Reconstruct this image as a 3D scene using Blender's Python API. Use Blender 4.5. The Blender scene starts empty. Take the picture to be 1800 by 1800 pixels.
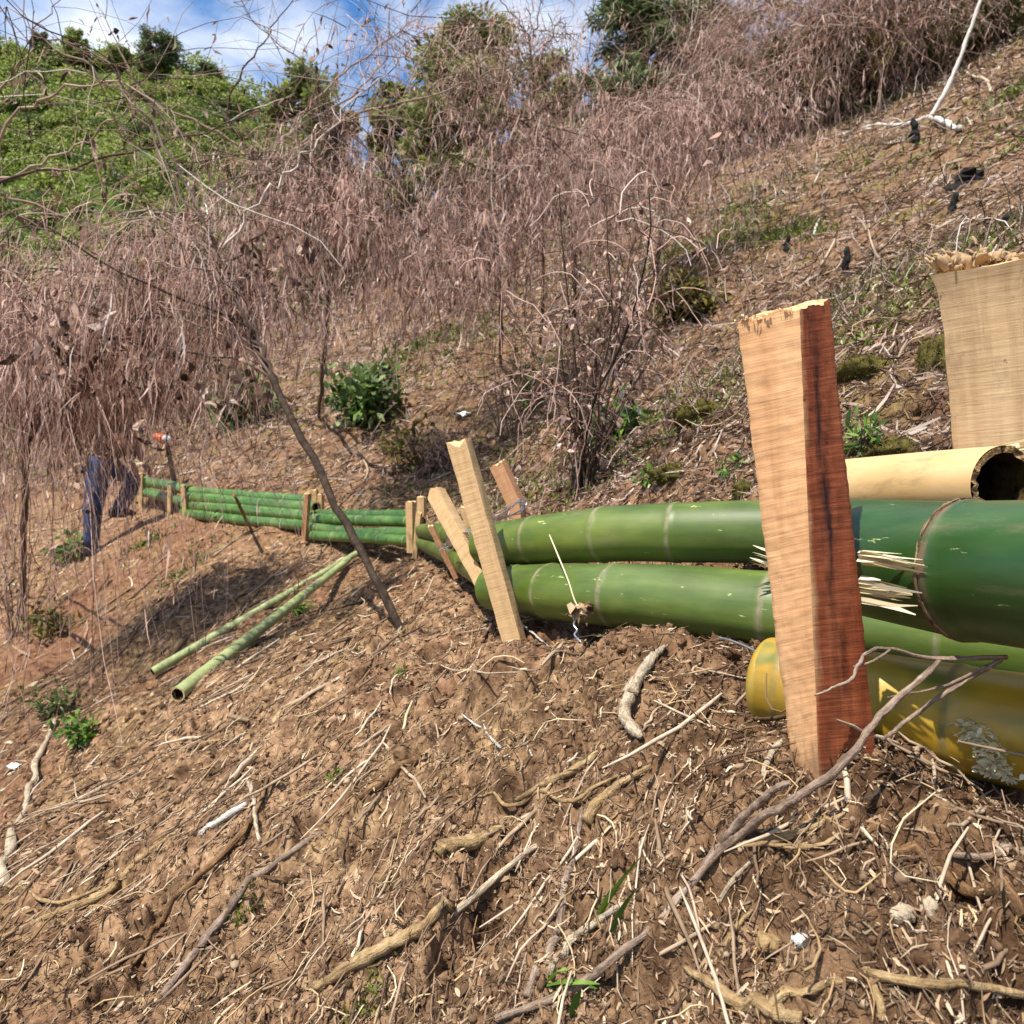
import bpy, math, random
import numpy as np
from mathutils import Vector, Matrix

# ------------------------------------------------------------------ camera, sky, sun
S = bpy.context.scene
COL = S.collection
FPX, HY = 1400.0, 870.0            # focal length and horizon row, for a frame 1800 wide
cd = bpy.data.cameras.new("camera"); cam = bpy.data.objects.new("camera", cd); COL.objects.link(cam)
cd.sensor_width = 36; cd.lens = 36 * FPX / 1800; cd.shift_y = -(900 - HY) / 1800
cd.clip_start = 0.02; cd.clip_end = 2000
cam.location = (0, 0, 0); cam.rotation_euler = (math.pi / 2, 0, 0)
S.camera = cam
cd.dof.use_dof = True; cd.dof.focus_distance = 0.95; cd.dof.aperture_fstop = 15.0
TO_SUN = Vector((-0.30, -0.36, 0.88)).normalized()
SUN_EL = math.asin(TO_SUN.z); SUN_AZ = math.atan2(TO_SUN.x, TO_SUN.y)
w = bpy.data.worlds.new("World"); S.world = w; w.use_nodes = True
nt = w.node_tree; nt.nodes.clear()
def N(t, typ, **kw):
    n = t.nodes.new(typ)
    for k, v in kw.items():
        setattr(n, k, v)
    return n
def setin(n, d):
    for k, v in d.items():
        n.inputs[k].default_value = v
sky = N(nt, 'ShaderNodeTexSky', sky_type='NISHITA', sun_disc=False)
sky.sun_elevation = SUN_EL; sky.sun_rotation = SUN_AZ; sky.air_density = 1.0; sky.dust_density = 0.6; sky.ozone_density = 2.5
tc = N(nt, 'ShaderNodeTexCoord')
mp = N(nt, 'ShaderNodeMapping'); mp.inputs['Scale'].default_value = (1.0, 1.0, 1.9); mp.inputs['Location'].default_value = (0.35, 0.2, 0.1)
nz = N(nt, 'ShaderNodeTexNoise'); setin(nz, {'Scale': 2.3, 'Detail': 9.0, 'Roughness': 0.56, 'Distortion': 0.25})
cr = N(nt, 'ShaderNodeValToRGB'); cr.color_ramp.elements[0].position = 0.485; cr.color_ramp.elements[1].position = 0.65
mixc = N(nt, 'ShaderNodeMix', data_type='RGBA'); mixc.inputs[7].default_value = (7.7, 7.8, 8.1, 1)
sat = N(nt, 'ShaderNodeHueSaturation'); setin(sat, {'Saturation': 1.3, 'Value': 1.2})
bg = N(nt, 'ShaderNodeBackground'); bg.inputs['Strength'].default_value = 0.1
out = N(nt, 'ShaderNodeOutputWorld')
L = nt.links.new
L(tc.outputs['Generated'], mp.inputs['Vector']); L(mp.outputs[0], nz.inputs['Vector']); L(nz.outputs[0], cr.inputs[0])
L(sky.outputs[0], sat.inputs['Color']); L(sat.outputs[0], mixc.inputs[6]); L(cr.outputs[0], mixc.inputs[0])
L(mixc.outputs[2], bg.inputs[0]); L(bg.outputs[0], out.inputs[0])
sd = bpy.data.lights.new("sun", 'SUN'); so = bpy.data.objects.new("sun", sd); COL.objects.link(so)
sd.energy = 5.0; sd.angle = math.radians(0.55); sd.color = (1.0, 0.93, 0.82)
so.rotation_euler = TO_SUN.to_track_quat('Z', 'Y').to_euler(); so.location = (-6, -3, 12)
S.view_settings.view_transform = 'Standard'; S.view_settings.look = 'None'
S.view_settings.exposure = 0.82; S.view_settings.gamma = 1.0; S.view_settings.use_curve_mapping = False

# ------------------------------------------------------------------ helpers
def unit(a):
    return a / np.maximum(np.linalg.norm(a, axis=-1, keepdims=True), 1e-9)
def pt(px, py, d):
    return np.array([(px - 900) / FPX * d, d, (HY - py) / FPX * d])
def hash2(ix, iy, seed):
    h = (ix.astype(np.int64) * 374761393 + iy.astype(np.int64) * 668265263 + seed * 1442695041) & 0xFFFFFFFF
    h = ((h ^ (h >> 13)) * 1274126177) & 0xFFFFFFFF
    h = ((h ^ (h >> 16)) * 2246822519) & 0xFFFFFFFF
    return ((h ^ (h >> 15)) & 0xFFFFFF) / float(0xFFFFFF)
def vnoise(x, y, seed=0):
    ix = np.floor(x); iy = np.floor(y); fx = x - ix; fy = y - iy
    fx = fx * fx * fx * (fx * (fx * 6 - 15) + 10); fy = fy * fy * fy * (fy * (fy * 6 - 15) + 10)
    a = hash2(ix, iy, seed); b = hash2(ix + 1, iy, seed); c = hash2(ix, iy + 1, seed); d = hash2(ix + 1, iy + 1, seed)
    return (a * (1 - fx) + b * fx) * (1 - fy) + (c * (1 - fx) + d * fx) * fy - 0.5
def fbm(x, y, o, seed=0, g=0.5):
    s = 0; a = 1.0
    for i in range(o):
        ca, sa = math.cos(1.1 * i + .4), math.sin(1.1 * i + .4)
        s = s + a * vnoise((x * ca - y * sa) * 2 ** i + 7.3 * i, (x * sa + y * ca) * 2 ** i - 3.1 * i, seed + i); a *= g
    return s
def worley(x, y, seed=0):
    ix = np.floor(x); iy = np.floor(y); best = np.full(x.shape, 9.0)
    for dx in (-1, 0, 1):
        for dy in (-1, 0, 1):
            jx = ix + dx; jy = iy + dy
            px = jx + .15 + .7 * hash2(jx, jy, seed); py = jy + .15 + .7 * hash2(jx, jy, seed + 91)
            best = np.minimum(best, (px - x) ** 2 + (py - y) ** 2)
    return np.sqrt(best)

class MB:
    """collects vertices and faces; attr is an optional vector per vertex"""
    def __init__(s): s.V = []; s.Q = []; s.T = []; s.A = []; s.n = 0; s.QM = []; s.TM = []
    def add(s, V, Q=None, T=None, A=None, mi=0):
        V = np.asarray(V, float).reshape(-1, 3)
        s.V.append(V); s.A.append(np.zeros_like(V) if A is None else np.asarray(A, float).reshape(-1, 3))
        if Q is not None and len(Q):
            Q = np.asarray(Q, int).reshape(-1, 4) + s.n; s.Q.append(Q); s.QM.append(np.full(len(Q), mi))
        if T is not None and len(T):
            T = np.asarray(T, int).reshape(-1, 3) + s.n; s.T.append(T); s.TM.append(np.full(len(T), mi))
        s.n += len(V); return s
    def obj(s, name, mats, parent=None, smooth=True, attr=None):
        V = np.concatenate(s.V); me = bpy.data.meshes.new(name)
        if parent is not None: V = V - np.array(parent.get('_o', (0, 0, 0)), float)
        Q = np.concatenate(s.Q) if s.Q else np.zeros((0, 4), int); T = np.concatenate(s.T) if s.T else np.zeros((0, 3), int)
        me.vertices.add(len(V)); me.vertices.foreach_set('co', V.astype(np.float32).ravel())
        nl = Q.size + T.size; me.loops.add(nl); me.loops.foreach_set('vertex_index', np.concatenate([Q.ravel(), T.ravel()]).astype(np.int32))
        npoly = len(Q) + len(T); me.polygons.add(npoly)
        st = np.concatenate([np.arange(len(Q)) * 4, Q.size + np.arange(len(T)) * 3]).astype(np.int32)
        me.polygons.foreach_set('loop_start', st)
        mi = np.concatenate([np.concatenate(s.QM) if s.QM else np.zeros(0, int), np.concatenate(s.TM) if s.TM else np.zeros(0, int)])
        if not isinstance(mats, (list, tuple)): mats = [mats]
        for m in mats: me.materials.append(m)
        me.polygons.foreach_set('material_index', mi.astype(np.int32))
        me.polygons.foreach_set('use_smooth', np.full(npoly, smooth))
        if attr:
            a = me.attributes.new(attr, 'FLOAT_VECTOR', 'POINT'); a.data.foreach_set('vector', np.concatenate(s.A).astype(np.float32).ravel())
        me.update(calc_edges=True); me.validate()
        o = bpy.data.objects.new(name, me); COL.objects.link(o)
        if parent is not None: o.parent = parent
        return o
def tag(o, label=None, cat=None, group=None, kind=None):
    if label: o['label'] = label
    if cat: o['category'] = cat
    if group: o['group'] = group
    if kind: o['kind'] = kind
    return o
def thing(name, loc, label, cat, group=None):
    o = bpy.data.objects.new(name, None); COL.objects.link(o); o.location = [float(v) for v in loc]; o['_o'] = [float(v) for v in loc]
    o.empty_display_size = 0.1
    return tag(o, label, cat, group)
def frames(P):
    T = np.gradient(P, axis=-2); T = unit(T)
    return T
def tubes(P, R, sides=3, rng=None, caps=False):
    """P (N,K,3), R (N,K) -> V,Q"""
    N_, K = P.shape[:2]; T = frames(P)
    ref = np.array([0.31, 0.87, 0.38]) if rng is None else unit(rng.normal(size=(N_, 1, 3)))
    U = unit(np.cross(T, np.broadcast_to(ref, T.shape))); W = np.cross(T, U)
    a = np.arange(sides) / sides * 2 * math.pi
    V = P[:, :, None, :] + R[:, :, None, None] * (U[:, :, None, :] * np.cos(a)[None, None, :, None] + W[:, :, None, :] * np.sin(a)[None, None, :, None])
    idx = np.arange(N_ * K * sides).reshape(N_, K, sides); nx = np.roll(idx, -1, axis=2)
    Q = np.stack([idx[:, :-1], nx[:, :-1], nx[:, 1:], idx[:, 1:]], -1).reshape(-1, 4)
    return V.reshape(-1, 3), Q
def tube(P, R, sides=8, cap=True):
    P = np.asarray(P, float); R = np.broadcast_to(np.asarray(R, float), (len(P),))
    V, Q = tubes(P[None], R[None], sides); T = []
    if cap:
        n = len(V); V = np.concatenate([V, P[:1], P[-1:]])
        for i in range(sides):
            T.append((n, (i + 1) % sides, i)); b = (len(P) - 1) * sides; T.append((n + 1, b + i, b + (i + 1) % sides))
    return V, Q, T
def ribbons(P, W):
    N_, K = P.shape[:2]
    V = np.stack([P - W, P + W], 2); idx = np.arange(N_ * K * 2).reshape(N_, K, 2)
    Q = np.stack([idx[:, :-1, 0], idx[:, :-1, 1], idx[:, 1:, 1], idx[:, 1:, 0]], -1).reshape(-1, 4)
    return V.reshape(-1, 3), Q
def leaves(C, D, Nn, Ln, Wd, fold=0.25):
    """folded diamond leaves: centres, directions, normals, lengths, widths"""
    D = unit(D); Sd = unit(np.cross(D, Nn)); Nn = np.cross(Sd, D)
    Ln = Ln[:, None]; Wd = Wd[:, None]
    b = C; l = C + D * Ln * .45 + Sd * Wd + Nn * Wd * fold; r = C + D * Ln * .45 - Sd * Wd + Nn * Wd * fold
    t = C + D * Ln - Nn * Ln * fold * .6; m = C + D * Ln * .5
    V = np.stack([b, l, t, r, m], 1).reshape(-1, 3); i = np.arange(len(C))[:, None] * 5
    T = np.concatenate([i + [[0, 1, 4]], i + [[1, 2, 4]], i + [[0, 4, 3]], i + [[4, 2, 3]]]).reshape(-1, 3)
    return V, T
def strands(st, D, Ln, K, droop, jit, rng):
    P = [st]; d = unit(D); l = (Ln / (K - 1))[:, None]; p = st
    for k in range(K - 1):
        p = p + d * l; P.append(p)
        d = unit(d + np.array([0, 0, -droop]) + jit * rng.normal(size=d.shape))
    return np.stack(P, 1)
def curled(C, D, Ln, Wd, q, jit=.55):
    P = strands(C, D, Ln, 6, .10, jit * .6, q); T = frames(P); W0 = unit(q.normal(size=(len(C), 1, 3))); Wv = unit(np.cross(T, W0)); tw = q.normal(0, .5, (len(C), 1, 1)) * np.linspace(0, 1, 6)[None, :, None]
    Wv = unit(Wv * np.cos(tw) + np.cross(T, Wv) * np.sin(tw)); return ribbons(P, Wv * (Wd[:, None] * np.array([.12, .62, 1, .85, .5, .06]))[..., None])
def smooth_path(P, n=10, jit=0.0, rng=None):
    P = np.asarray(P, float); m = len(P)
    if m < 3:
        t = np.linspace(0, 1, n)[:, None]; Q = P[0] * (1 - t) + P[-1] * t
    else:
        E = np.concatenate([[2 * P[0] - P[1]], P, [2 * P[-1] - P[-2]]]); Q = []
        for u in np.linspace(0, m - 1 - 1e-6, n):
            i = int(u); f = u - i; a, b, c, d = E[i:i + 4]
            Q.append(.5 * (2 * b + (c - a) * f + (2 * a - 5 * b + 4 * c - d) * f * f + (3 * b - a - 3 * c + d) * f ** 3))
        Q = np.array(Q)
    if jit and rng is not None:
        j = rng.normal(size=Q.shape) * jit; j[0] = 0; Q = Q + j
    return Q

# ------------------------------------------------------------------ terrain: the contour the barrier follows, slope above and below it
BL = np.array([(2.4, -3.0, -.22, .40), (1.25, -.3, -.235, .44), (.86, .55, -.285, .44), (.60, .98, -.255, .40), (.42, 1.38, -.245, .33), (.10, 1.86, -.275, .15), (-.25, 3.4, -.33, .10),
               (-.58, 5.0, -.345, .10), (-1.48, 6.05, -.31, .12), (-3.2, 7.65, -.225, .12), (-4.5, 8.9, -.15, .0), (-9, 13.5, -.1, 0), (-24, 28, 0, 0)])
def base_height(x, y, full=False):
    num = 0; den = 0; dmin = np.full(np.shape(x), 1e9)
    for i in range(len(BL) - 1):
        a, b = BL[i], BL[i + 1]; dx, dy = b[0] - a[0], b[1] - a[1]; L2 = dx * dx + dy * dy; Ls = math.sqrt(L2)
        t = np.clip(((x - a[0]) * dx + (y - a[1]) * dy) / L2, 0, 1)
        dist2 = (x - a[0] - t * dx) ** 2 + (y - a[1] - t * dy) ** 2
        dmin = np.minimum(dmin, dist2); s = ((x - a[0]) * dy - (y - a[1]) * dx) / Ls               # positive uphill
        up = np.maximum(s, 0); dn = np.maximum(-s, 0)
        bw = a[3] + t * (b[3] - a[3]); z = a[2] + t * (b[2] - a[2]) + .60 * up + .13 * (1 - np.exp(-up / .12)) - .08 * np.minimum(dn, bw) - .52 * np.maximum(dn - bw, 0)
        wgt = Ls ** .6 / (dist2 + .02) ** 1.6
        num = num + wgt * z; den = den + wgt
    z = num / den; r = np.hypot(x, y)
    z = z - .008 * np.maximum(r - 22, 0) ** 2
    z = z + .075 * np.exp(-((x - .25) ** 2 + (y - .70) ** 2) / .13 ** 2) - .035 * np.exp(-((x - .52) ** 2 + (y - .70) ** 2) / .10 ** 2)
    return (np.maximum(z, -9 + .02 * z), np.sqrt(dmin)) if full else np.maximum(z, -9 + .02 * z)
def height(x, y, sp=None):
    """sp: sample spacing there, so that detail finer than the mesh is left out"""
    x = np.asarray(x, float); y = np.asarray(y, float); r = np.hypot(x, y)
    if sp is None: sp = 0.003 * np.maximum(r, .3)
    def band(wl): return np.clip(wl / (3.0 * sp) - .6, 0, 1)
    z, bd = base_height(x, y, True); calm = np.where(r > 2.2, 1 - .85 * np.exp(-(bd / .55) ** 2), 1.0)
    up = np.clip((z + .25) / .6, 0, 1)
    far = np.clip((r - 1.5) / 4, 0, 1)
    z = z + calm * far * .20 * fbm(x * .55, y * .55, 3, 11)
    z = z + calm * (.05 + .10 * far) * fbm(x * 1.9, y * 1.9, 3, 23) * band(.25)
    # rills running down the slope below the barrier
    u = x * .62 - y * .78
    z = z + (1 - up) * np.clip((r - 1.2) / 1.5, 0, 1) * .07 * fbm(u * 3.1, (x * .78 + y * .62) * .45, 3, 37) * band(.2)
    near = np.exp(-np.maximum(r - 1.0, 0) / 2.6)
    warp = .04 * fbm(x * 9, y * 9, 2, 51)
    wl1 = 1 - np.clip(worley(x * 11 + warp * 16, y * 11, 3) * 1.25, 0, 1)
    wl2 = 1 - np.clip(worley(x * 27 + warp * 20, y * 27 + warp * 9, 5) * 1.2, 0, 1)
    wl3 = 1 - np.clip(worley(x * 70 + warp * 40, y * 70, 7) * 1.2, 0, 1)
    patch = np.clip(.6 + 1.7 * fbm(x * 2.7, y * 2.7, 2, 77), .12, 1.3)
    z = z + (.25 + .75 * near) * patch * (.024 * wl1 * band(.09) + .012 * wl2 * band(.037) + .008 * wl3 * band(.014))
    z = z + (.35 + .65 * near) * (.055 * fbm(x * 6.5, y * 6.5, 3, 81) * band(.1) + .018 * fbm(x * 34, y * 34, 4, 93, .62) * band(.02))
    crv = fbm(x * 12.5 + 4, y * 12.5, 4, 171, .55); z = z - (.3 + .7 * near) * .012 * np.exp(-(crv / .045) ** 2) * band(.03)
    crv = fbm(x * 37 + 4, y * 37, 3, 177, .55); z = z - (.3 + .7 * near) * .005 * np.exp(-(crv / .06) ** 2) * band(.014)
    hole = np.clip(fbm(x * 8.1 + 3, y * 8.1, 3, 143) - .17, 0, 1)
    z = z - .24 * hole * near * band(.06) * (1 - np.exp(-((x - .28) ** 2 + (y - .74) ** 2) / .12 ** 2))
    return z
def hitc(px, py, tmin=.25):
    t = np.geomspace(tmin, 70, 2600); P = np.stack([(px - 900) / FPX * t, t, (HY - py) / FPX * t], 1)
    h = height(P[:, 0], P[:, 1]); below = np.nonzero(P[:, 2] < h)[0]
    if len(below) == 0: return P[-1]
    i = max(below[0], 1); a = P[i - 1, 2] - h[i - 1]; b = h[i] - P[i, 2]; f = a / max(a + b, 1e-9)
    return P[i - 1] * (1 - f) + P[i] * f
def gz(x, y): return float(height(np.array([x]), np.array([y]))[0])

# ------------------------------------------------------------------ materials
def mat(name, rough=.8, spec=.3):
    m = bpy.data.materials.new(name); m.use_nodes = True; t = m.node_tree
    b = t.nodes['Principled BSDF']; b.inputs['Roughness'].default_value = rough; b.inputs['Specular IOR Level'].default_value = spec
    return m, t, b
def ramp(t, src, stops):
    r = N(t, 'ShaderNodeValToRGB'); e = r.color_ramp.elements
    while len(e) < len(stops): e.new(.5)
    for i, (p, c) in enumerate(stops): e[i].position = p; e[i].color = (*c, 1)
    t.links.new(src, r.inputs[0]); return r.outputs[0]
def noise(t, vec, scale, detail=4, rough=.55, dist=0.0):
    n = N(t, 'ShaderNodeTexNoise'); setin(n, {'Scale': scale, 'Detail': detail, 'Roughness': rough, 'Distortion': dist})
    if vec is not None: t.links.new(vec, n.inputs['Vector'])
    return n.outputs[0]
def mapping(t, vec, scale=(1, 1, 1), rot=(0, 0, 0)):
    m = N(t, 'ShaderNodeMapping'); m.inputs['Scale'].default_value = scale; m.inputs['Rotation'].default_value = rot
    t.links.new(vec, m.inputs[0]); return m.outputs[0]
def mixcol(t, fac, a, b, mode='MIX'):
    m = N(t, 'ShaderNodeMix', data_type='RGBA', blend_type=mode)
    for i, v in ((0, fac), (6, a), (7, b)):
        if isinstance(v, (int, float)): m.inputs[i].default_value = v
        elif isinstance(v, tuple): m.inputs[i].default_value = (*v, 1)
        else: t.links.new(v, m.inputs[i])
    return m.outputs[2]
def mathn(t, op, a, b=None, c=None, clamp=False):
    m = N(t, 'ShaderNodeMath', operation=op, use_clamp=clamp)
    for i, v in enumerate((a, b, c)):
        if v is None: continue
        if isinstance(v, (int, float)): m.inputs[i].default_value = v
        else: t.links.new(v, m.inputs[i])
    return m.outputs[0]
def bump(t, b, h, strength=.5, dist=.01):
    n = N(t, 'ShaderNodeBump'); n.inputs['Strength'].default_value = strength; n.inputs['Distance'].default_value = dist
    t.links.new(h, n.inputs['Height']); t.links.new(n.outputs[0], b.inputs['Normal'])
def attr_vec(t, name):
    a = N(t, 'ShaderNodeAttribute', attribute_name=name); return a.outputs['Vector']
def objco(t): return N(t, 'ShaderNodeTexCoord').outputs['Object']
def island(t): return N(t, 'ShaderNodeNewGeometry').outputs['Random Per Island']

def island_mat(name, stops, rough=.8, spec=.2, trans=0.0, mottle=0.35, mscale=9.0):
    m, t, b = mat(name, rough, spec)
    c = ramp(t, island(t), stops)
    n = noise(t, objco(t), mscale, 3)
    c = mixcol(t, mottle, c, ramp(t, n, [(.3, (.25, .25, .25)), (.7, (1.3, 1.3, 1.3))]), 'MULTIPLY')
    t.links.new(c, b.inputs['Base Color'])
    if trans:
        tr = N(t, 'ShaderNodeBsdfTranslucent'); t.links.new(c, tr.inputs[0])
        mx = N(t, 'ShaderNodeMixShader'); mx.inputs[0].default_value = trans
        t.links.new(b.outputs[0], mx.inputs[1]); t.links.new(tr.outputs[0], mx.inputs[2])
        t.links.new(mx.outputs[0], t.nodes['Material Output'].inputs[0])
    return m

# soil
M_soil, t, b = mat("soil", 1.0, .1)
oc = objco(t)
n1 = noise(t, oc, 1.3, 6, .6); n2 = noise(t, oc, 22, 8, .7, .4); n3 = noise(t, oc, 130, 5, .7); n4 = noise(t, oc, .55, 4, .55)
c1 = ramp(t, n2, [(.28, (.028, .016, .009)), (.43, (.130, .076, .043)), (.56, (.285, .176, .102)), (.70, (.49, .340, .205))])
c2 = ramp(t, n2, [(.26, (.054, .027, .016)), (.5, (.168, .085, .049)), (.75, (.31, .178, .108))])
c3 = ramp(t, n2, [(.28, (.045, .027, .016)), (.5, (.172, .101, .060)), (.75, (.34, .222, .135))])
su = N(t, 'ShaderNodeSeparateXYZ'); t.links.new(oc, su.inputs[0]); uu = N(t, 'ShaderNodeMapRange'); setin(uu, {'From Min': -.1, 'From Max': .5}); t.links.new(su.outputs[2], uu.inputs[0])
c = mixcol(t, ramp(t, n4, [(.42, (0, 0, 0)), (.62, (1, 1, 1))]), c1, c2)
c = mixcol(t, uu.outputs[0], c, c3)
c = mixcol(t, .55, c, ramp(t, n3, [(.25, (.42, .40, .38)), (.7, (1.25, 1.22, 1.15))]), 'MULTIPLY')
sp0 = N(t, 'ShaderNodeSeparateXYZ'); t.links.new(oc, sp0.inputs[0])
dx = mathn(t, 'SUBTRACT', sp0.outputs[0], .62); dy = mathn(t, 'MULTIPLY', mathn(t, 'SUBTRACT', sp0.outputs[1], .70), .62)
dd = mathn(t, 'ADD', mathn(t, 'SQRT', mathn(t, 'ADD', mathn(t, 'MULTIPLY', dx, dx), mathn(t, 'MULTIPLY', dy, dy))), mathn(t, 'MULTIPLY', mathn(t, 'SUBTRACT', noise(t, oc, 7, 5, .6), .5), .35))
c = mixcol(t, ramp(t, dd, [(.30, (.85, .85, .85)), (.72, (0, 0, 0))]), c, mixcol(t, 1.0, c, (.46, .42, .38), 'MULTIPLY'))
moss = noise(t, oc, 1.7, 7, .62)
ms = mathn(t, 'MULTIPLY', ramp(t, moss, [(.53, (0, 0, 0)), (.64, (.9, .9, .9))]), ramp(t, n2, [(.38, (0, 0, 0)), (.60, (.75, .75, .75))]))
sep = N(t, 'ShaderNodeSeparateXYZ'); t.links.new(oc, sep.inputs[0])
mh = N(t, 'ShaderNodeMapRange'); setin(mh, {'From Min': -.2, 'From Max': 1.2, 'To Min': .35, 'To Max': 1.0}); t.links.new(sep.outputs[2], mh.inputs[0])
ms = mathn(t, 'MULTIPLY', ms, mh.outputs[0])
c = mixcol(t, ms, c, mixcol(t, n3, (.085, .085, .012), (.22, .24, .035)))
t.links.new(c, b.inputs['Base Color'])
hh = mathn(t, 'ADD', mathn(t, 'MULTIPLY', n2, .7), mathn(t, 'MULTIPLY', n3, .35))
bump(t, b, hh, .85, .012)

# bamboo (attribute: axial metres, across-section coordinates in metres; node ring flag sits in a second attribute)
def bamboo_mat(name, stops, ringc, rough=.48, green_streak=None, dirt=.35):
    m, t, b = mat(name, rough, .4); b.inputs['Coat Weight'].default_value = .22; b.inputs['Coat Roughness'].default_value = .5
    v = attr_vec(t, 'grain')
    sp = N(t, 'ShaderNodeSeparateXYZ'); t.links.new(v, sp.inputs[0])
    st = noise(t, mapping(t, v, (2.2, 34, 34)), 1.0, 5, .6); bl = noise(t, mapping(t, v, (5, 9, 9)), 1.0, 4, .6)
    c = ramp(t, mathn(t, 'ADD', mathn(t, 'MULTIPLY', bl, .65), mathn(t, 'MULTIPLY', st, .35)), stops)
    if green_streak:
        gs = noise(t, mapping(t, v, (7, 12, 12)), 1.0, 3, .5, .6)
        c = mixcol(t, ramp(t, gs, [(.50, (0, 0, 0)), (.62, (1, 1, 1))]), c, green_streak)
    fk = noise(t, mapping(t, v, (24, 75, 75)), 1.0, 5, .7)
    c = mixcol(t, ramp(t, fk, [(.66, (0, 0, 0)), (.70, (.8, .8, .8))]), c, (.46, .50, .19))
    sc = noise(t, mapping(t, v, (9, 60, 60)), 1.0, 6, .75)
    c = mixcol(t, ramp(t, sc, [(.30, (dirt, dirt, dirt)), (.42, (0, 0, 0))]), c, (.10, .085, .05))
    sm = noise(t, mapping(t, v, (3.2, 11, 11)), 1.0, 7, .72, .3); c = mixcol(t, ramp(t, sm, [(.58, (0, 0, 0)), (.70, (.55, .55, .55))]), c, (.15, .115, .06))
    bm = noise(t, mapping(t, v, (1.4, 7, 7)), 1.0, 6, .65, .5); c = mixcol(t, ramp(t, bm, [(.48, (0, 0, 0)), (.72, (.30, .30, .30))]), c, (.20, .27, .11))
    ring = N(t, 'ShaderNodeAttribute', attribute_name='ring').outputs['Fac']
    rn = noise(t, mapping(t, v, (60, 60, 60)), 1.0, 3)
    rf = mathn(t, 'MULTIPLY', ring, ramp(t, rn, [(.34, (.12, .12, .12)), (.62, (1, 1, 1))]), clamp=True)
    c = mixcol(t, rf, c, ringc)
    t.links.new(c, b.inputs['Base Color'])
    rg = mathn(t, 'ADD', mathn(t, 'MULTIPLY', bl, .28), rough - .14); rg = mathn(t, 'ADD', rg, mathn(t, 'MULTIPLY', ring, .3)); t.links.new(rg, b.inputs['Roughness'])
    bump(t, b, mathn(t, 'ADD', st, mathn(t, 'MULTIPLY', fk, .6)), .10, .004)
    return m
GREEN = [(.32, (.024, .044, .004)), (.5, (.056, .092, .006)), (.68, (.120, .160, .018))]
M_bamboo = bamboo_mat("green_bamboo", GREEN, (.20, .17, .10))
M_bamboo_dark = bamboo_mat("deep_green_bamboo", [(.32, (.009, .034, .005)), (.52, (.018, .062, .009)), (.7, (.042, .100, .018))], (.13, .085, .05), .36)
M_bamboo_far = bamboo_mat("fresh_bamboo", [(.3, (.022, .070, .010)), (.5, (.050, .130, .020)), (.7, (.12, .21, .045))], (.38, .36, .16), .36)
M_bamboo_pale = bamboo_mat("powdery_bamboo", [(.3, (.16, .20, .075)), (.5, (.28, .33, .135)), (.7, (.42, .45, .22))], (.34, .26, .14), .55)
M_bamboo_gold = bamboo_mat("yellowing_bamboo", [(.3, (.20, .115, .006)), (.5, (.36, .205, .010)), (.7, (.50, .32, .025))], (.16, .13, .04), .34, (.065, .105, .014))
M_bamboo_tan = bamboo_mat("dry_bamboo", [(.3, (.48, .27, .10)), (.5, (.58, .36, .16)), (.7, (.66, .46, .24))], (.48, .33, .16), .45, None, .1)
M_pith, t, b = mat("bamboo_pith", .9, .1)
c = ramp(t, noise(t, objco(t), 90, 6, .7), [(.3, (.22, .14, .06)), (.55, (.55, .42, .20)), (.75, (.70, .60, .36))]); t.links.new(c, b.inputs['Base Color'])
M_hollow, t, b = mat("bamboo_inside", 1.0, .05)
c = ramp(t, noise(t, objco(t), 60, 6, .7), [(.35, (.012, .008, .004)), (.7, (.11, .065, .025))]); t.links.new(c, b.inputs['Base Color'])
M_rim, t, b = mat("fibrous_rim", .95, .1)
c = ramp(t, noise(t, objco(t), 150, 6, .75), [(.36, (.05, .028, .012)), (.52, (.26, .16, .07)), (.68, (.55, .40, .21))]); t.links.new(c, b.inputs['Base Color']); bump(t, b, noise(t, objco(t), 260, 4), .8, .006)
M_scar = island_mat("sheath_scar", [(0, (.060, .036, .022)), (.5, (.15, .095, .058)), (1, (.32, .24, .14))], .9, .1)
M_fibre = island_mat("split_fibre", [(0, (.55, .45, .24)), (.5, (.70, .61, .38)), (1, (.78, .72, .53))], .7, .2, .15)

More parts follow.
